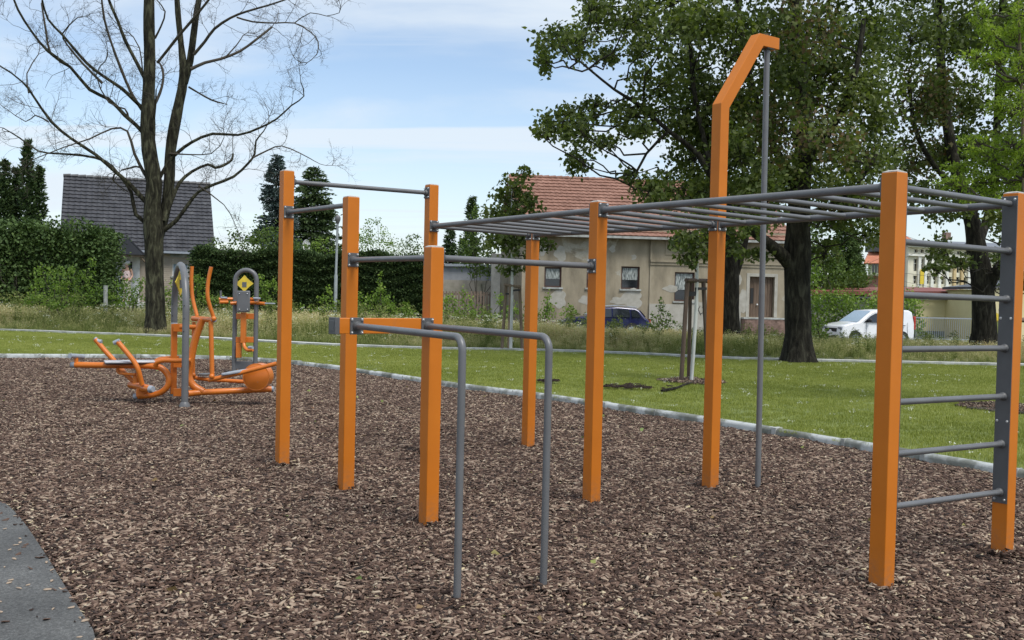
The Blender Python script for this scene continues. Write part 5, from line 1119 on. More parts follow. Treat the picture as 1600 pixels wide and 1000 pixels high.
# person on the porch
SKIN = mat('skin', (0.55, 0.33, 0.24), 10, 0.6); PINK = mat('pale_pink_shirt', (0.8, 0.62, 0.6), 10, 0.8); HAIR = mat('white_hair', (0.75, 0.74, 0.72), 20, 0.8); TROU = mat('cream_trousers', (0.55, 0.5, 0.42), 10, 0.8)
pp = f1.p(ps - .02, .9, zfl); sc_ = 1.0
ph = W(202, 409.5, pp.y).z - zfl + .02
k = ph / 1.65
PR = empty('person', tuple(pp), 'white-haired person in a pale pink sleeveless top standing at the white porch door', 'person')
def skin_body(name, V_, E_, R_, m, parent):
    me = bpy.data.meshes.new(name); me.from_pydata([tuple(V(q) * k) for q in V_], E_, []); me.materials.append(m); o = link(name, me, parent)
    md = o.modifiers.new('s', 'SKIN'); 
    for i, r in enumerate(R_): me.skin_vertices[0].data[i].radius = (r * k, r * k * .85)
    me.skin_vertices[0].data[0].use_root = True
    o.modifiers.new('d', 'SUBSURF').levels = 1; o.modifiers['d'].render_levels = 2; me.polygons.foreach_set('use_smooth', []); md.use_smooth_shade = True; return o
bv = [(0, 0, .88), (0, 0, 1.08), (0, -.02, 1.3), (0, -.03, 1.4), (0, -.05, 1.47), (.02, -.07, 1.56), (.08, 0, .84), (.09, -.02, .46), (.09, 0, .08), (.1, -.14, .03), (-.08, 0, .84), (-.09, -.04, .46), (-.09, 0, .08), (-.09, -.14, .03), (.17, -.02, 1.34), (.22, .0, 1.08), (.17, -.15, .9), (.12, -.2, .9), (-.17, -.02, 1.34), (-.22, .0, 1.08), (-.17, -.15, .9), (-.12, -.2, .9)]
be = [(0, 1), (1, 2), (2, 3), (3, 4), (4, 5), (0, 6), (6, 7), (7, 8), (8, 9), (0, 10), (10, 11), (11, 12), (12, 13), (2, 14), (14, 15), (15, 16), (16, 17), (2, 18), (18, 19), (19, 20), (20, 21)]
br_ = [.135, .13, .12, .055, .052, .095, .085, .062, .04, .035, .085, .062, .04, .035, .055, .042, .03, .03, .055, .042, .03, .03]
skin_body('body', bv, be, br_, SKIN, PR)
skin_body('top', [(0, 0, .9), (0, 0, 1.08), (0, -.02, 1.28), (.1, -.02, 1.33), (-.1, -.02, 1.33)], [(0, 1), (1, 2), (2, 3), (2, 4)], [.155, .145, .135, .07, .07], PINK, PR)
skin_body('trousers', [(0, 0, .88), (.08, 0, .82), (.09, -.02, .46), (.09, 0, .12), (-.08, 0, .82), (-.09, -.04, .46), (-.09, 0, .12)], [(0, 1), (1, 2), (2, 3), (0, 4), (4, 5), (5, 6)], [.15, .1, .08, .06, .1, .08, .06], TROU, PR)
hd = V((.02, -.05, 1.59)) * k + pp
MB().ball(hd + V((0, .02, .02)), .112 * k, 12, 9, (1, 1.05, .95)).build('hair', HAIR, PR); MB().ball(hd + V((.02, -.13, -.02)) , .02, 6, 5).build('nose', SKIN, PR)

# ------------------------------------------------------------------ old house with red roof
def plaster_mat():
    m, t = newmat('peeling_plaster'); o = t.nodes.new('ShaderNodeOutputMaterial'); p = t.nodes.new('ShaderNodeBsdfPrincipled')
    a = noise(t, 0.55, 6, .6, dist=.8); b = noise(t, 1.4, 6, .65, sc=(1, 1, .35)); c = noise(t, 14, 4)
    base = ramp(t, b, [(0.3, (0.2, 0.17, 0.12)), (0.55, (0.33, 0.28, 0.2)), (0.75, (0.4, 0.345, 0.26))]); pat = ramp(t, a, [(0.62, (0, 0, 0)), (0.645, (1, 1, 1))]); pcol = ramp(t, c, [(0.3, (0.33, 0.3, 0.24)), (0.7, (0.43, 0.4, 0.33))])
    mxx = t.nodes.new('ShaderNodeMixRGB'); t.links.new(pat, mxx.inputs[0]); t.links.new(base, mxx.inputs[1]); t.links.new(pcol, mxx.inputs[2]); t.links.new(mxx.outputs[0], p.inputs['Base Color']); p.inputs['Roughness'].default_value = .92
    bu = t.nodes.new('ShaderNodeBump'); bu.inputs['Strength'].default_value = .5; bu.inputs['Distance'].default_value = .03; t.links.new(a, bu.inputs['Height']); t.links.new(bu.outputs[0], p.inputs['Normal']); t.links.new(p.outputs[0], o.inputs[0]); return m
PLAS = plaster_mat(); PATCH = mat('pale_render_patch', [(0.3, (0.33, 0.31, 0.26)), (0.7, (0.46, 0.44, 0.39))], 3, 0.9); REDT = mat('red_roof_tile', [(0.3, (0.18, 0.085, 0.056)), (0.6, (0.275, 0.14, 0.098)), (0.85, (0.37, 0.21, 0.155))], 1.6, 0.7)
BRK = mat('old_brick', [(0.3, (0.14, 0.09, 0.07)), (0.7, (0.3, 0.2, 0.16))], 4, 0.9)
f2 = Fr((0.46, 51.0, 0), radians(8)); g2 = -0.55; wd2 = f2.sz(1228, 450)[0]
H2 = empty('old_house', (7, 53, g2), 'old two-storey house with peeling beige plaster and faded red tiled roof', 'house')
wins = [(851, 417, 877, 449), (917, 418, 938, 450), (971, 416, 999, 452), (1054, 425, 1084, 471), (1112, 424, 1134, 472)]
wh_ = []
for x0, y0, x1, y1 in wins:
    a, zt = f2.sz(x0, y0); b, zb = f2.sz(x1, y1); wh_.append((a, b, zb, zt))
d0, dzt = f2.sz(1171, 432); d1, dzb = f2.sz(1208, 496)
split = f2.sz(1015, 430)[0]; eav = f2.sz(860, 362)[1]; rid = f2.sz(835, 277, -4.4)[1]
mb = MB(); wall_with_holes(f2, mb, 0, split, g2, eav, [h for h in wh_ if h[1] < split]); wall_with_holes(f2, mb, split, wd2, g2, eav + .3, [h for h in wh_ if h[0] > split] + [(d0, d1, dzb, dzt)], n=.06, th=.36)
f2.box(mb, 0, .3, -8.8, -.3, g2, eav); f2.box(mb, wd2 - .3, wd2, -8.8, -.3, g2, eav); f2.box(mb, .3, wd2 - .3, -8.8, -8.5, g2, eav)
mb.build('wall', PLAS, H2, sm=0)
for h in wh_: window(f2, H2, *h, n=.06 if h[0] > split else 0, cz=.35, mullion=False)
for s_ in (0, wd2 - .3): MB().prism([f2.p(s_, 0, eav), f2.p(s_, -4.4, rid - .2), f2.p(s_, -8.8, eav)], f2.s * .3).build('gable', PLAS, H2, sm=0)
mb = MB()
for n0 in (.4, -9.2): mb.prism([f2.p(-.25, n0, eav - .12), f2.p(wd2 + .25, n0, eav - .12), f2.p(wd2 + .25, -4.4, rid), f2.p(-.25, -4.4, rid)], z * -.16)
rf = mb.build('roof', REDT, H2, sm=0)
tile_roof(f2, H2, -.25, wd2 + .25, eav - .12, rid, .4, -4.4, REDT, 17, .3, rf)
rd = MB(); 
for q in range(int(wd2 / .38) + 1): a = -.2 + q * .38; rd.tube([f2.p(a, -4.4, rid + .02), f2.p(a + .37, -4.4, rid + .04)], [.1, .12], 8)
rd.build('ridge_tiles', REDT, rf, kind='stuff')
mb = MB(); mb.prism([f2.p(-.3, .42, eav - .2), f2.p(-.3, .42, eav + .05), f2.p(-.3, -4.4, rid + .12), f2.p(-.3, -4.4, rid - .2)], f2.s * .05); mb.build('verge_board', CONC, H2, sm=0)
f2.box(MB(), -.2, wd2 + .2, .42, .54, eav - .26, eav - .14).build('gutter', CONC, H2)
# string courses, panels
zc_ = f2.sz(1100, 410, .06)[1]
f2.box(MB(), split, wd2, .062, .16, zc_ - .05, zc_ + .05).build('string_course', PLAS, H2, sm=0); f2.box(MB(), split, wd2, .062, .11, zc_ - .2, zc_ - .06).build('string_course', PLAS, H2, sm=0)
f2.box(MB(), split - .02, split + .12, .062, .12, zc_ + .06, eav + .2).build('corner_pilaster', PLAS, H2, sm=0)
for xa, xb, ya, yb in ((1040, 1108, 372, 400), (1182, 1222, 388, 404), (1128, 1165, 380, 402)):
    a, zt = f2.sz(xa, ya, .06); b, zb = f2.sz(xb, yb, .06); mb = MB()
    for q in ((a, b, zt - .08, zt), (a, b, zb, zb + .08), (a, a + .08, zb + .081, zt - .081), (b - .08, b, zb + .081, zt - .081)): f2.box(mb, q[0], q[1], .062, .1, q[2], q[3])
    mb.build('panel_moulding', PLAS, H2, sm=0)
# wooden door of planks in a pale surround
nd = 9; DW = mat('weathered_door_wood', [(0.3, (0.07, 0.045, 0.03)), (0.7, (0.2, 0.14, 0.1))], 7, .85, sc=(4, 4, .2), bump=.4, bscale=20)
dd_ = f2.box(MB(), d0, d1, -.2, -.17, dzb, dzt).build('door', DARKR, H2, sm=0)
for q in range(nd): a = d0 + (d1 - d0) * q / nd; f2.box(MB(), a + .008, a + (d1 - d0) / nd - .008, -.169, -.13 - random.uniform(0, .015), dzb, dzt).build('plank', DW, dd_, sm=0)
a, zt = f2.sz(1174, 450, .0); b, zb = f2.sz(1178, 474, .0); f2.box(MB(), a, b, -.129, -.11, zb, zt).build('letter_hatch', DARKR, dd_, sm=0)
a, z_ = f2.sz(1184, 476, 0); MB().ball(f2.p(a, -.08, z_), .05, 8, 6).build('handle', WHITE, dd_)
mb = MB()
for q in ((d0 - .17, d0 - .003, dzb, dzt + .17), (d1 + .003, d1 + .17, dzb, dzt + .17), (d0, d1, dzt + .003, dzt + .17)): f2.box(mb, q[0], q[1], -.1, .085, q[2], q[3])
mb.build('door_surround', PATCH, H2, sm=0)
# brick steps
sb0, _ = f2.sz(1158, 500); mb = MB()
st = f2.box(MB(), sb0, wd2 - .2, .062, .5, g2, dzb - .1).build('door_step', BRK, H2, sm=0)
bh = .075; nr = int((dzb - .1 - g2) / (bh + .012)); bm_ = None
for r in range(nr):
    zb = g2 + r * (bh + .012); s_ = sb0 + (0.0 if r % 2 else .12); 
    while s_ < wd2 - .5:
        bo = f2.box(MB(), s_, s_ + .235, .5, .515 + random.uniform(0, .008), zb, zb + bh).build('brick', BRK, st, sm=0); s_ += .25
f2.box(MB(), sb0 - .05, wd2 - .15, .062, .54, dzb - .098, dzb - .02).build('step_slab', CONC, H2, sm=0)
# flat patches of repair render
for i, (px_, py_, rx_, ry_) in enumerate(((876, 396, 9, 11), (990, 402, 4, 5), (957, 389, 5, 5), (988, 467, 17, 14), (915, 469, 11, 7), (1088, 488, 24, 20), (965, 470, 12, 6), (872, 467, 14, 12), (1160, 470, 9, 16), (848, 392, 6, 8), (1048, 451, 12, 5), (1150, 440, 8, 12))):
    s_, z_ = f2.sz(px_, py_); n_ = .062 if s_ > split else .002; a = rx_ / F_PX * 52; b = ry_ / F_PX * 52; ph_ = random.random() * 6
    P = [f2.p(s_ + a * cos(t) * (1 + .25 * sin(3 * t + ph_) + random.uniform(-.1, .1)), n_, z_ + b * sin(t) * (1 + .2 * sin(2 * t + ph_) + random.uniform(-.1, .1))) for t in np.linspace(0, 2 * pi, 22, endpoint=False)]
    MB().prism(P, f2.n * (.004 + i * .0004)).build('plaster_patch', PATCH, H2, sm=0)
f2.box(MB(), split, sb0 - .06, .062, .1, g2, f2.sz(1090, 476, .06)[1]).build('plinth', PATCH, H2, sm=0)
# graffiti strokes
gr = MB()
for sk in ([(1089, 479), (1090, 491)], [(1094, 478), (1089.5, 486), (1091, 484), (1095, 492)], [(1097, 480), (1101, 480), (1099, 480), (1098, 489), (1095, 490)], [(1100, 484), (1103, 491), (1105, 482)], [(1086, 486), (1091, 481)]):
    P = []
    for x, y in sk: s_, z_ = f2.sz(x, y, .1); P.append(f2.p(s_, .105, z_))
    gr.tube(P, .018, 5)
gr.build('graffiti', DARKR, H2)
# neighbours on the left of the old house
NB = empty('flat_outbuilding', (-4, 60, -.5), 'low pale grey flat-roofed building behind the picket fence', 'building')
a, b = W(675, 440, 60), W(782, 414, 60); MB().box((a.x, 60, -.5), (b.x, 66, b.z - .15)).build('wall', mat('grey_board', (0.3, 0.31, 0.33), 2, .7), NB, sm=0); MB().box((a.x - .2, 59.8, b.z - .15), (b.x + .2, 66.2, b.z)).build('roof', CAPG, NB, sm=0)
a, b = W(690, 437, 56), W(770, 437, 56); MB().box((a.x - .5, 56, -.6), (b.x, 56.25, a.z)).build('garden_wall', mat('mossy_wall', [(0.3, (0.2, 0.2, 0.14)), (0.6, (0.38, 0.34, 0.28))], 1.5, .9), None, sm=0); tag(bpy.data.objects['garden_wall'], 'low mossy plastered wall behind the picket fence', 'wall')
FR_ = empty('picket_fence', (-3, 52, -.5), 'brown wooden picket fence between the clipped hedge and the concrete pillar', 'fence')
PK = mat('brown_picket_wood', [(0.3, (0.12, 0.085, 0.06)), (0.7, (0.26, 0.2, 0.15))], 4, .85, sc=(4, 4, .3)); zt = W(720, 455, 52).z
x = W(662, 450, 52).x; xe = W(767, 450, 52).x
while x < xe:
    MB().box((x, 52, -.5), (x + .1, 52.025, zt + random.uniform(-.03, .03))).build('picket', PK, FR_, sm=0); x += .165
for zz_ in (zt - .2, 0.05): MB().box((W(662, 450, 52).x, 52.027, zz_), (xe, 52.08, zz_ + .09)).build('rail', PK, FR_, sm=0)
a = W(768, 396, 51.6); b = W(783, 396, 51.6); MB().box((a.x, 51.6, -.6), (b.x - .02, 52.1, a.z)).build('gate_pillar', mat('dark_concrete', [(0.3, (0.12, 0.12, 0.11)), (0.7, (0.26, 0.26, 0.24))], 1.5, .9), bevel=.02); tag(bpy.data.objects['gate_pillar'], 'tall dark concrete gate pillar at the left corner of the old house', 'pillar')
# satellite dish
SD = empty('satellite_dish', tuple(W(479, 400, 56)), 'small white satellite dish above the hedge near the fir', 'satellite dish')
c = W(479, 383, 56); P = []
dv = [c + V((0, .1, 0))]; fsd = []
for j in range(1, 5):
    for i in range(16): t = 2 * pi * i / 16; r = j / 4; dv.append(c + V((.2 * r * cos(t), .1 - .12 * r * r + .1 * r * cos(t), .33 * r * sin(t))))
for i in range(16): fsd.append((0, 1 + i, 1 + (i + 1) % 16))
for j in range(3):
    for i in range(16): p_, q_ = 1 + j * 16 + i, 1 + j * 16 + (i + 1) % 16; fsd.append((p_, p_ + 16, q_ + 16, q_))
MB().add(dv, fsd).build('dish', WHITE, SD); MB().tube([c + V((0, .12, 0)), V((c.x, c.y + .15, c.z - .3)), V((c.x, c.y + .15, -.4))], .03, 6).build('mast', CAPG, SD)
# lamp post
LPx = W(524, 480, 40); LPst = empty('lamp_post', (LPx.x, LPx.y, gz(LPx.x, LPx.y)), 'slim grey lamp post with a round head in front of the clipped hedge', 'lamp post')
tz = W(524, 340, 40).z
MB().tube([V((LPx.x, LPx.y, gz(LPx.x, LPx.y) - .1)), V((LPx.x, LPx.y, 2.2)), V((LPx.x, LPx.y, 2.25)), V((LPx.x + .03, LPx.y, tz - .2))], [.07, .07, .05, .045], 12).build('pole', mat('galvanised_pole', (0.27, 0.3, 0.31), 8, .6), LPst)
MB().tube([V((LPx.x + .03, LPx.y, tz - .25)), V((LPx.x + .03, LPx.y, tz - .1)), V((LPx.x + .03, LPx.y, tz + .0)), V((LPx.x + .03, LPx.y, tz + .1))], [.05, .11, .12, .06], 14).build('lamp_head', GREY, LPst)

# ------------------------------------------------------------------ buildings on the right
RH = empty('red_gabled_house', (28, 95, -.6), 'red gabled house with a glazed bay behind the conifers, left of the cream building', 'house')
YR = 95; REDB = mat('red_rough_brick', (0.4, 0.18, 0.15), 3, .9); RT2 = mat('orange_roof_tile', [(0.3, (0.38, 0.12, 0.06)), (0.7, (0.5, 0.19, 0.11))], 2, .7)
a, b = W(1352, 430, YR), W(1412, 410, YR)
MB().box((a.x, YR, -.7), (b.x, YR + 8, a.z)).build('wall', REDB, RH, sm=0)
c_, d_ = W(1356, 430, YR), W(1384, 411, YR); bay = MB().box((c_.x, YR - .8, c_.z), (d_.x, YR - .003, d_.z)).build('bay', mat('cream_green_bay', (0.5, 0.52, 0.36), 3, .8), RH, sm=0)
for q in range(6): x = c_.x + .12 + q * (d_.x - c_.x - .15) / 6; MB().box((x, YR - .82, c_.z + .2), (x + .18, YR - .803, d_.z - .15)).build('window', GLS, bay, sm=0)
p0, p1, p2, p3 = W(1350, 411, YR - 1), W(1414, 411, YR - 1), W(1412, 368, YR + 4), W(1368, 372, YR + 4); mb = MB(); mb.prism([p0, p1, p2, p3], V((0, .3, -.15))); rfr = mb.build('roof', RT2, RH, sm=0)
for q in range(14):
    t0 = q / 14; a_ = p0.lerp(p3, t0); b_ = p1.lerp(p2, t0); MB().obox((a_ + b_) / 2 + V((0, -.02, .05)), (b_ - a_) / 2, V((0, .12, .1)), V((0, -.03, .03))).build('tile_course', RT2, rfr, sm=0)
x = W(1378, 385, YR); MB().obox(x + V((0, 1, .2)), V((.9, 0, 0)), V((0, 1, 0)), V((0, 0, .7))).build('dormer', DARKT, RH, sm=0)
# cream classicist building
CB = empty('long_cream_building', (50, 108, -.6), 'long cream classicist building with tall narrow windows behind the yellow garage', 'building')
fc = Fr((W(1418, 430, 105).x, 105, 0), radians(20)); CRM = mat('cream_plaster', (0.7, 0.66, 0.52), 1, .8); WHT = mat('white_pilaster', (0.78, 0.77, 0.7), 2, .8); OCH = mat('ochre_plaster', (0.62, 0.47, 0.25), 2, .8)
top = fc.sz(1440, 384)[1]; sE = 34
cols_ = [fc.sz(x, 430)[0] for x in (1430, 1439.5, 1449.5, 1460.5, 1473, 1484, 1496.5, 1507.5, 1518, 1562, 1580, 1592, 1610, 1630)]
r1 = [fc.sz(1440, y)[1] for y in (405, 424, 431, 443, 390, 395)]
holes = []
for s_ in cols_: holes += [(s_ - .27, s_ + .27, r1[1], r1[0]), (s_ - .27, s_ + .27, r1[3], r1[2]), (s_ - .25, s_ + .25, r1[5], r1[4])]
mb = MB(); wall_with_holes(fc, mb, 0, sE, -.7, top, holes, 0, .4); mb.build('wall', CRM, CB, sm=0)
for h in holes:
    o = fc.box(MB(), *h[:2], -.3, -.25, *h[2:]).build('window', GLS, CB, sm=0); mb = MB(); fc.box(mb, (h[0] + h[1]) / 2 - .03, (h[0] + h[1]) / 2 + .03, -.249, -.2, h[2], h[3]); fc.box(mb, h[0], h[1], -.249, -.21, h[3] - .5, h[3] - .42) if h[3] - h[2] > .6 else None; mb.build('window_bar', WHT, o, sm=0)
for i in range(len(cols_) - 1):
    m_ = (cols_[i] + cols_[i + 1]) / 2; w_ = min(.2, (cols_[i + 1] - cols_[i]) / 2 - .3)
    fc.box(MB(), m_ - .18, m_ + .18, .003, .2, -.6, r1[0] + .5).build('pilaster', OCH if i in (5, 6, 8) else WHT, CB, sm=0)
for zz_, hh, dd in ((r1[0] + .3, .2, .3), (top - .2, .3, .5), (r1[3] - .9, .2, .2)): fc.box(MB(), -.2, sE, .003, dd, zz_, zz_ + hh).build('cornice', WHT, CB, sm=0)
mb = MB(); mb.prism([fc.p(-.3, .6, top + .1), fc.p(sE, .6, top + .1), fc.p(sE, -5, top + 1.3), fc.p(-.3, -5, top + 0.9)], z * -.2); mb.build('roof', mat('slate_roof', (0.16, 0.17, 0.19), 2, .5), CB, sm=0)
s_a = fc.sz(1422, 374)[0]; s_b = fc.sz(1447, 374)[0]; MB().prism([fc.p(s_a - 1, -.5, top + .1), fc.p(s_b, -.5, top + .1), fc.p(s_b - .7, -3, fc.sz(1440, 362)[1]), fc.p(s_a - 1, -3, fc.sz(1420, 361)[1])], fc.n * -.4).build('red_roof_wing', RT2, CB, sm=0)
s_c, z_c = fc.sz(1480, 366, -3); fc.box(MB(), s_c - .35, s_c + .35, -3.4, -2.8, top + 1, z_c + .2).build('chimney', BRK, CB, sm=0)
s_, z1_ = fc.sz(1438, 421); _, z0_ = fc.sz(1438, 444); P = MB(); fc.box(P, s_ - .28, s_ + .22, .3, .34, z0_, z1_).build('banner', YEL, CB, bevel=.01)
# garage with red roof edge and yellow walls
GA = empty('yellow_garage', (22, 60, -.6), 'long low yellow garage with flat red-edged roof behind the metal fence', 'garage')
YG = 62; YW = mat('pale_yellow_plaster', [(0.3, (0.66, 0.57, 0.32)), (0.7, (0.74, 0.65, 0.38))], 1, .85)
a, b = W(1428, 466, YG), W(1522, 460, YG); l_, _z = W(1272, 460, YG), 0
gzt = W(1450, 466, YG).z
MB().box((l_.x, YG + .1, -.65), (W(1432, 460, YG).x - .02, YG + 6, gzt - .2)).build('side_wall', mat('grey_plaster', (0.3, 0.29, 0.26), 2, .9), GA, sm=0)
MB().box((W(1432, 460, YG).x, YG, -.1), (b.x, YG + 6, gzt)).build('wall', YW, GA, sm=0); MB().box((W(1432, 460, YG).x, YG - .02, -.65), (b.x + .02, YG + 6, -.103)).build('plinth', mat('grey_green_plinth', (0.24, 0.27, 0.24), 3, .9), GA, sm=0)
mb = MB(); mb.prism([V((l_.x - .2, YG - .3, gzt + .02)), V((b.x + .3, YG - .3, gzt + .32)), V((b.x + .3, YG - .3, gzt + .5)), V((l_.x - .2, YG - .3, gzt + .3))], V((0, 7, .3))); mb.build('roof', mat('red_roof_edge', (0.2, 0.06, 0.045), 2, .7), GA, sm=0)
MB().box((l_.x, YG - .35, gzt - .1), (b.x, YG - .25, gzt + .0)).build('gutter', GREYP, GA)
YH = empty('yellow_shed', (29, 57, -.6), 'yellow walled shed with graffiti right of the forked maple', 'shed')
a, b = W(1550, 452, 56), W(1640, 452, 56); MB().box((a.x, 56, -.65), (b.x, 62, a.z)).build('wall', YW, YH, sm=0); MB().prism([V((a.x - .3, 55.8, a.z + .01)), V((b.x, 55.8, a.z + .5)), V((b.x, 55.8, a.z + .65)), V((a.x - .3, 55.8, a.z + .16))], V((0, 6, 0))).build('roof', DARKT, YH, sm=0)
for lst, mm in (([(1560, 483), (1566, 479), (1574, 484), (1582, 480), (1578, 490), (1566, 494)], WHITE), ([(1552, 486), (1559, 490), (1566, 496), (1556, 505), (1551, 500)], YEL), ([(1558, 500), (1575, 495), (1588, 500), (1590, 520), (1556, 522)], mat('olive_paint', (0.2, 0.22, 0.06), 4, .8))):
    dpt = 55.99 - .004 * (1 + lst[0][0] % 3); MB().prism([W(x, y, dpt) for x, y in lst], V((0, .006, 0))).build('graffiti', mm, YH, sm=0)
# metal bar fence
MF = empty('metal_bar_fence', (21, 55, -.6), 'grey metal bar fence in front of the yellow garage behind the van', 'fence'); YF = 54.5
xa, xb, zt_, zb_ = W(1424, 496, YF).x, W(1521, 498, YF).x, W(1470, 497, YF).z, W(1470, 530, YF).z
for zz_ in (zt_, zb_): MB().box((xa, YF, zz_ - .03), (xb, YF + .04, zz_ + .03)).build('rail', CAPG, MF)
n = 30
for q in range(n): x = xa + (xb - xa) * (q + .5) / n; MB().box((x - .008, YF + .01, zb_ + .032), (x + .008, YF + .03, zt_ - .032)).build('bar', CAPG, MF, sm=0)
for x in (xa, xb): MB().box((x - .04, YF - .02, -.65), (x + .04, YF + .06, zt_ + .06)).build('post', CAPG, MF)
MB().box((W(1420, 534, 51).x, 51, -.62), (W(1530, 534, 51).x, 51.3, W(1470, 532, 51).z)).build('low_wall', CONC, None, bevel=.01); tag(bpy.data.objects['low_wall'], 'low pale concrete kerb wall below the metal bar fence', 'wall')
q = W(1503, 532, 44); MB().tube([V((q.x, q.y, -.6)), q, W(1503, 530, 44)], [.06, .06, .05], 10).build('bollard', CAPG); tag(bpy.data.objects['bollard'], 'short grey bollard between the van and the forked maple', 'bollard')

# ------------------------------------------------------------------ cars
def paint(name, c, met=0.0): 
    m, t = newmat(name); o = t.nodes.new('ShaderNodeOutputMaterial'); p = t.nodes.new('ShaderNodeBsdfPrincipled'); p.inputs['Base Color'].default_value = (*c, 1); p.inputs['Roughness'].default_value = .3; p.inputs['Coat Weight'].default_value = .8; p.inputs['Coat Roughness'].default_value = .08; p.inputs['Metallic'].default_value = met
    t.links.new(ramp(t, noise(t, 3, 4), [(0.3, tuple(x * .92 for x in c)), (.7, c)]), p.inputs['Base Color']); t.links.new(p.outputs[0], o.inputs[0]); return m
def car(name, label, cat, origin, ang, prof, belt, wid, wins_, wsx, pm, lights, wheels, wr, taper=.80, mirror=None, extra=None):
    """prof: side outline (x from the nose, z), clockwise from nose bottom; sections across the width give rounded flanks"""
    o3 = V(origin); fx = V((cos(ang), sin(ang), 0)); fy = V((-sin(ang), cos(ang), 0)); zt_ = max(q[1] for q in prof)
    root = empty(name, tuple(o3), label, cat)
    def pt(x, y, zc): return o3 + fx * x + fy * y + z * zc
    def hw(zc, t):                       # half width at height
        a = 1.0 if zc <= belt else 1 - (1 - taper) * ((zc - belt) / (zt_ - belt)) ** 1.1
        return wid / 2 * a * t
    ys = [-1, -.93, -.6, 0, .6, .93, 1]; sh = [.05, .015, 0.0, -.03, 0.0, .015, .05]; cx_ = sum(q[0] for q in prof) / len(prof); czm = sum(q[1] for q in prof) / len(prof); n = len(prof); vs_ = []
    for yt, s_ in zip(ys, sh):
        for x, zc in prof:
            xx = x + (cx_ - x) * s_ * .9; zz2 = zc - (.045 if abs(yt) == 1 and zc > belt else .0) - (.012 if abs(yt) > .9 and zc > belt else 0)
            vs_.append(pt(xx, hw(zc, yt), zz2))
    fs_ = [(j * n + i, j * n + (i + 1) % n, (j + 1) * n + (i + 1) % n, (j + 1) * n + i) for j in range(len(ys) - 1) for i in range(n)] + [tuple(range(n))[::-1], tuple((len(ys) - 1) * n + i for i in range(n))]
    mb = MB().add(vs_, fs_); bo = mb.build('body', pm, root, sm=38)
    bm = bmesh.new(); bm.from_mesh(bo.data); bmesh.ops.recalc_face_normals(bm, faces=bm.faces); bm.to_mesh(bo.data); bm.free()
    md = bo.modifiers.new('b', 'BEVEL'); md.width = .03; md.segments = 2; md.limit_method = 'ANGLE'; md.angle_limit = radians(35)
    for sd in (-1, 1):
        for wn_ in wins_:
            P = [pt(x, sd * (hw(zc, 1) + .006), zc - .02) for x, zc in wn_]; MB().prism(P, fy * sd * .01).build('side_window', GLS, root, sm=0)
        if mirror: x, zc = mirror; MB().ball(pt(x, sd * (wid / 2 + .14), zc), .12, 10, 8, (.75, 1, .8)).build('mirror', DARKR, root); MB().tube([pt(x, sd * (wid / 2 - .03), zc - .03), pt(x, sd * (wid / 2 + .1), zc - .02)], .03, 6).build('mirror_arm', DARKR, root)
        for x in wheels:
            arc_ = [pt(x + (wr + .07) * cos(t), sd * (wid / 2 + .003), wr + (wr + .07) * sin(t)) for t in np.linspace(0, pi, 14)] + [pt(x - (wr + .07), sd * (wid / 2 + .003), .2), pt(x + (wr + .07), sd * (wid / 2 + .003), .2)]
            MB().prism(arc_, fy * sd * .006).build('wheel_arch', DARKR, root, sm=0)
            w = MB().tube([pt(x, sd * (wid / 2 - .2), wr), pt(x, sd * (wid / 2 - .0), wr), pt(x, sd * (wid / 2 + .012), wr)], [wr, wr, wr - .03], 24).build('wheel', DARKR, root)
            MB().tube([pt(x, sd * (wid / 2 + .012), wr), pt(x, sd * (wid / 2 + .022), wr)], [wr * .62, wr * .55], 16).build('rim', CAPG, w)
    for x0, z0, x1, z1, ti in wsx:       # windscreens between two profile points
        P = [pt(x0, -hw(z0, .86), z0), pt(x0, hw(z0, .86), z0), pt(x1, hw(z1, .84), z1), pt(x1, -hw(z1, .84), z1)]; nn = (P[1] - P[0]).cross(P[2] - P[0]).normalized(); nn = nn if nn.z > 0 else -nn
        MB().prism([p + nn * .015 for p in P], nn * .012).build(ti, GLB if ti == 'windscreen' else GLS, root, sm=0)
    for nm_, x, y0, y1, z0, z1, mm in lights:
        for sd in (-1, 1): MB().obox(pt(x, sd * (y0 + y1) / 2, (z0 + z1) / 2), fx * .05, fy * (y1 - y0) / 2, z * (z1 - z0) / 2).build(nm_, mm, root, bevel=.02)
    if extra: extra(pt, root, hw)
    return root
VW = paint('white_car_paint', (0.78, 0.79, 0.8)); BL = paint('dark_blue_car_paint', (0.006, 0.008, 0.06), .2)
HL = mat('headlight_lens', (0.25, 0.27, 0.3), 10, .15); RL = mat('red_tail_lens', (0.45, 0.03, 0.02), 10, .2)
vo = W(1287, 540, 51.5)
van_prof = [(.08, .25), (0.0, .45), (.02, .72), (.12, .95), (.55, 1.06), (.95, 1.12), (1.08, 1.18), (1.6, 1.55), (1.95, 1.75), (2.5, 1.82), (3.4, 1.84), (4.2, 1.82), (4.4, 1.72), (4.48, 1.1), (4.5, .6), (4.46, .28)]
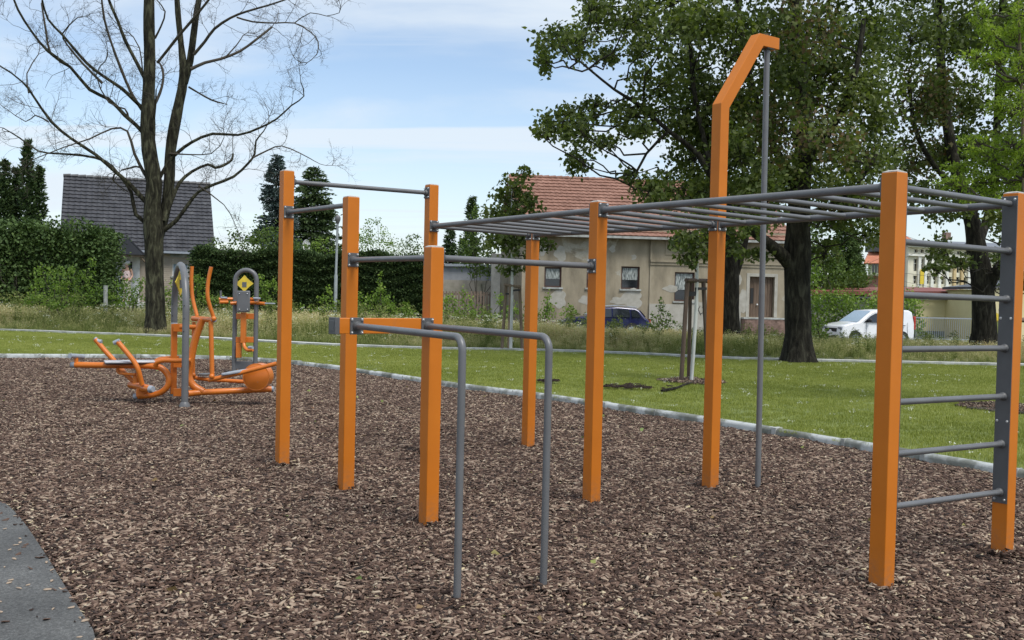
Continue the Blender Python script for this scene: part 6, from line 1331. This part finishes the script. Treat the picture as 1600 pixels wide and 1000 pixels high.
def van_extra(pt, root, hw):
    MB().obox(pt(.0, 0, .72), (pt(1, 0, 0) - pt(0, 0, 0)) * .03, (pt(0, 1, 0) - pt(0, 0, 0)) * .5, z * .1).build('grille', DARKR, root, bevel=.02)
    MB().obox(pt(.01, 0, .38), (pt(1, 0, 0) - pt(0, 0, 0)) * .04, (pt(0, 1, 0) - pt(0, 0, 0)) * .6, z * .08).build('lower_grille', DARKR, root, bevel=.02)
    for x in (2.52, 3.75): MB().obox(pt(x, -hw(.8, 1) - .012, 1.0), (pt(1, 0, 0) - pt(0, 0, 0)) * .1, (pt(0, 1, 0) - pt(0, 0, 0)) * .015, z * .02).build('door_handle', DARKR, root)
    for x in (1.5, 2.72, 4.0): MB().obox(pt(x, -hw(.8, 1) - .001, .75), (pt(1, 0, 0) - pt(0, 0, 0)) * .008, (pt(0, 1, 0) - pt(0, 0, 0)) * .002, z * .42).build('door_gap', DARKR, root)
car('white_van', 'white delivery van parked behind the meadow beside the right ladder post', 'van', (vo.x + .35, vo.y, -.57), radians(16), van_prof, 1.14, 1.82,
    [[(1.32, 1.16), (2.5, 1.16), (2.5, 1.64), (2.1, 1.64), (1.75, 1.48)]], [(1.02, 1.14, 1.88, 1.72, 'windscreen')], VW, [('headlight', .1, .5, .86, .72, .88, HL), ('tail_light', 4.46, .76, .9, .8, 1.5, RL)], (.85, 3.7), .32, .84, (1.62, 1.25), van_extra)
bo_ = W(1012, 520, 49.5)
est = [(.1, .3), (0, .5), (.05, .8), (.25, .95), (.55, 1.32), (.75, 1.42), (1.6, 1.47), (2.5, 1.42), (3.2, 1.0), (4.1, .86), (4.45, .7), (4.5, .45), (4.4, .25)]
def est_extra(pt, root, hw):
    for sd in (-1, 1): MB().tube([pt(.7, sd * .55, 1.46), pt(1.6, sd * .56, 1.53), pt(2.5, sd * .55, 1.46)], .018, 6).build('roof_rail', CAPG, root)
car('blue_estate_car', 'dark blue estate car parked before the old house, half hidden by grass', 'car', (bo_.x, bo_.y, -.36), radians(183), est, .92, 1.74,
    [[(.5, .98), (.95, .98), (1.0, 1.33), (.72, 1.33)], [(1.05, .98), (1.9, .98), (1.9, 1.38), (1.1, 1.36)], [(1.98, .98), (2.95, .96), (2.5, 1.33), (1.98, 1.38)]], [(3.15, 1.03, 2.55, 1.38, 'windscreen'), (.27, .98, .55, 1.3, 'rear_window')], BL, [('tail_light', .06, .62, .8, .7, .9, RL), ('headlight', 4.42, .5, .8, .6, .75, HL)], (.95, 3.6), .31, .8, (2.85, 1.0), est_extra)
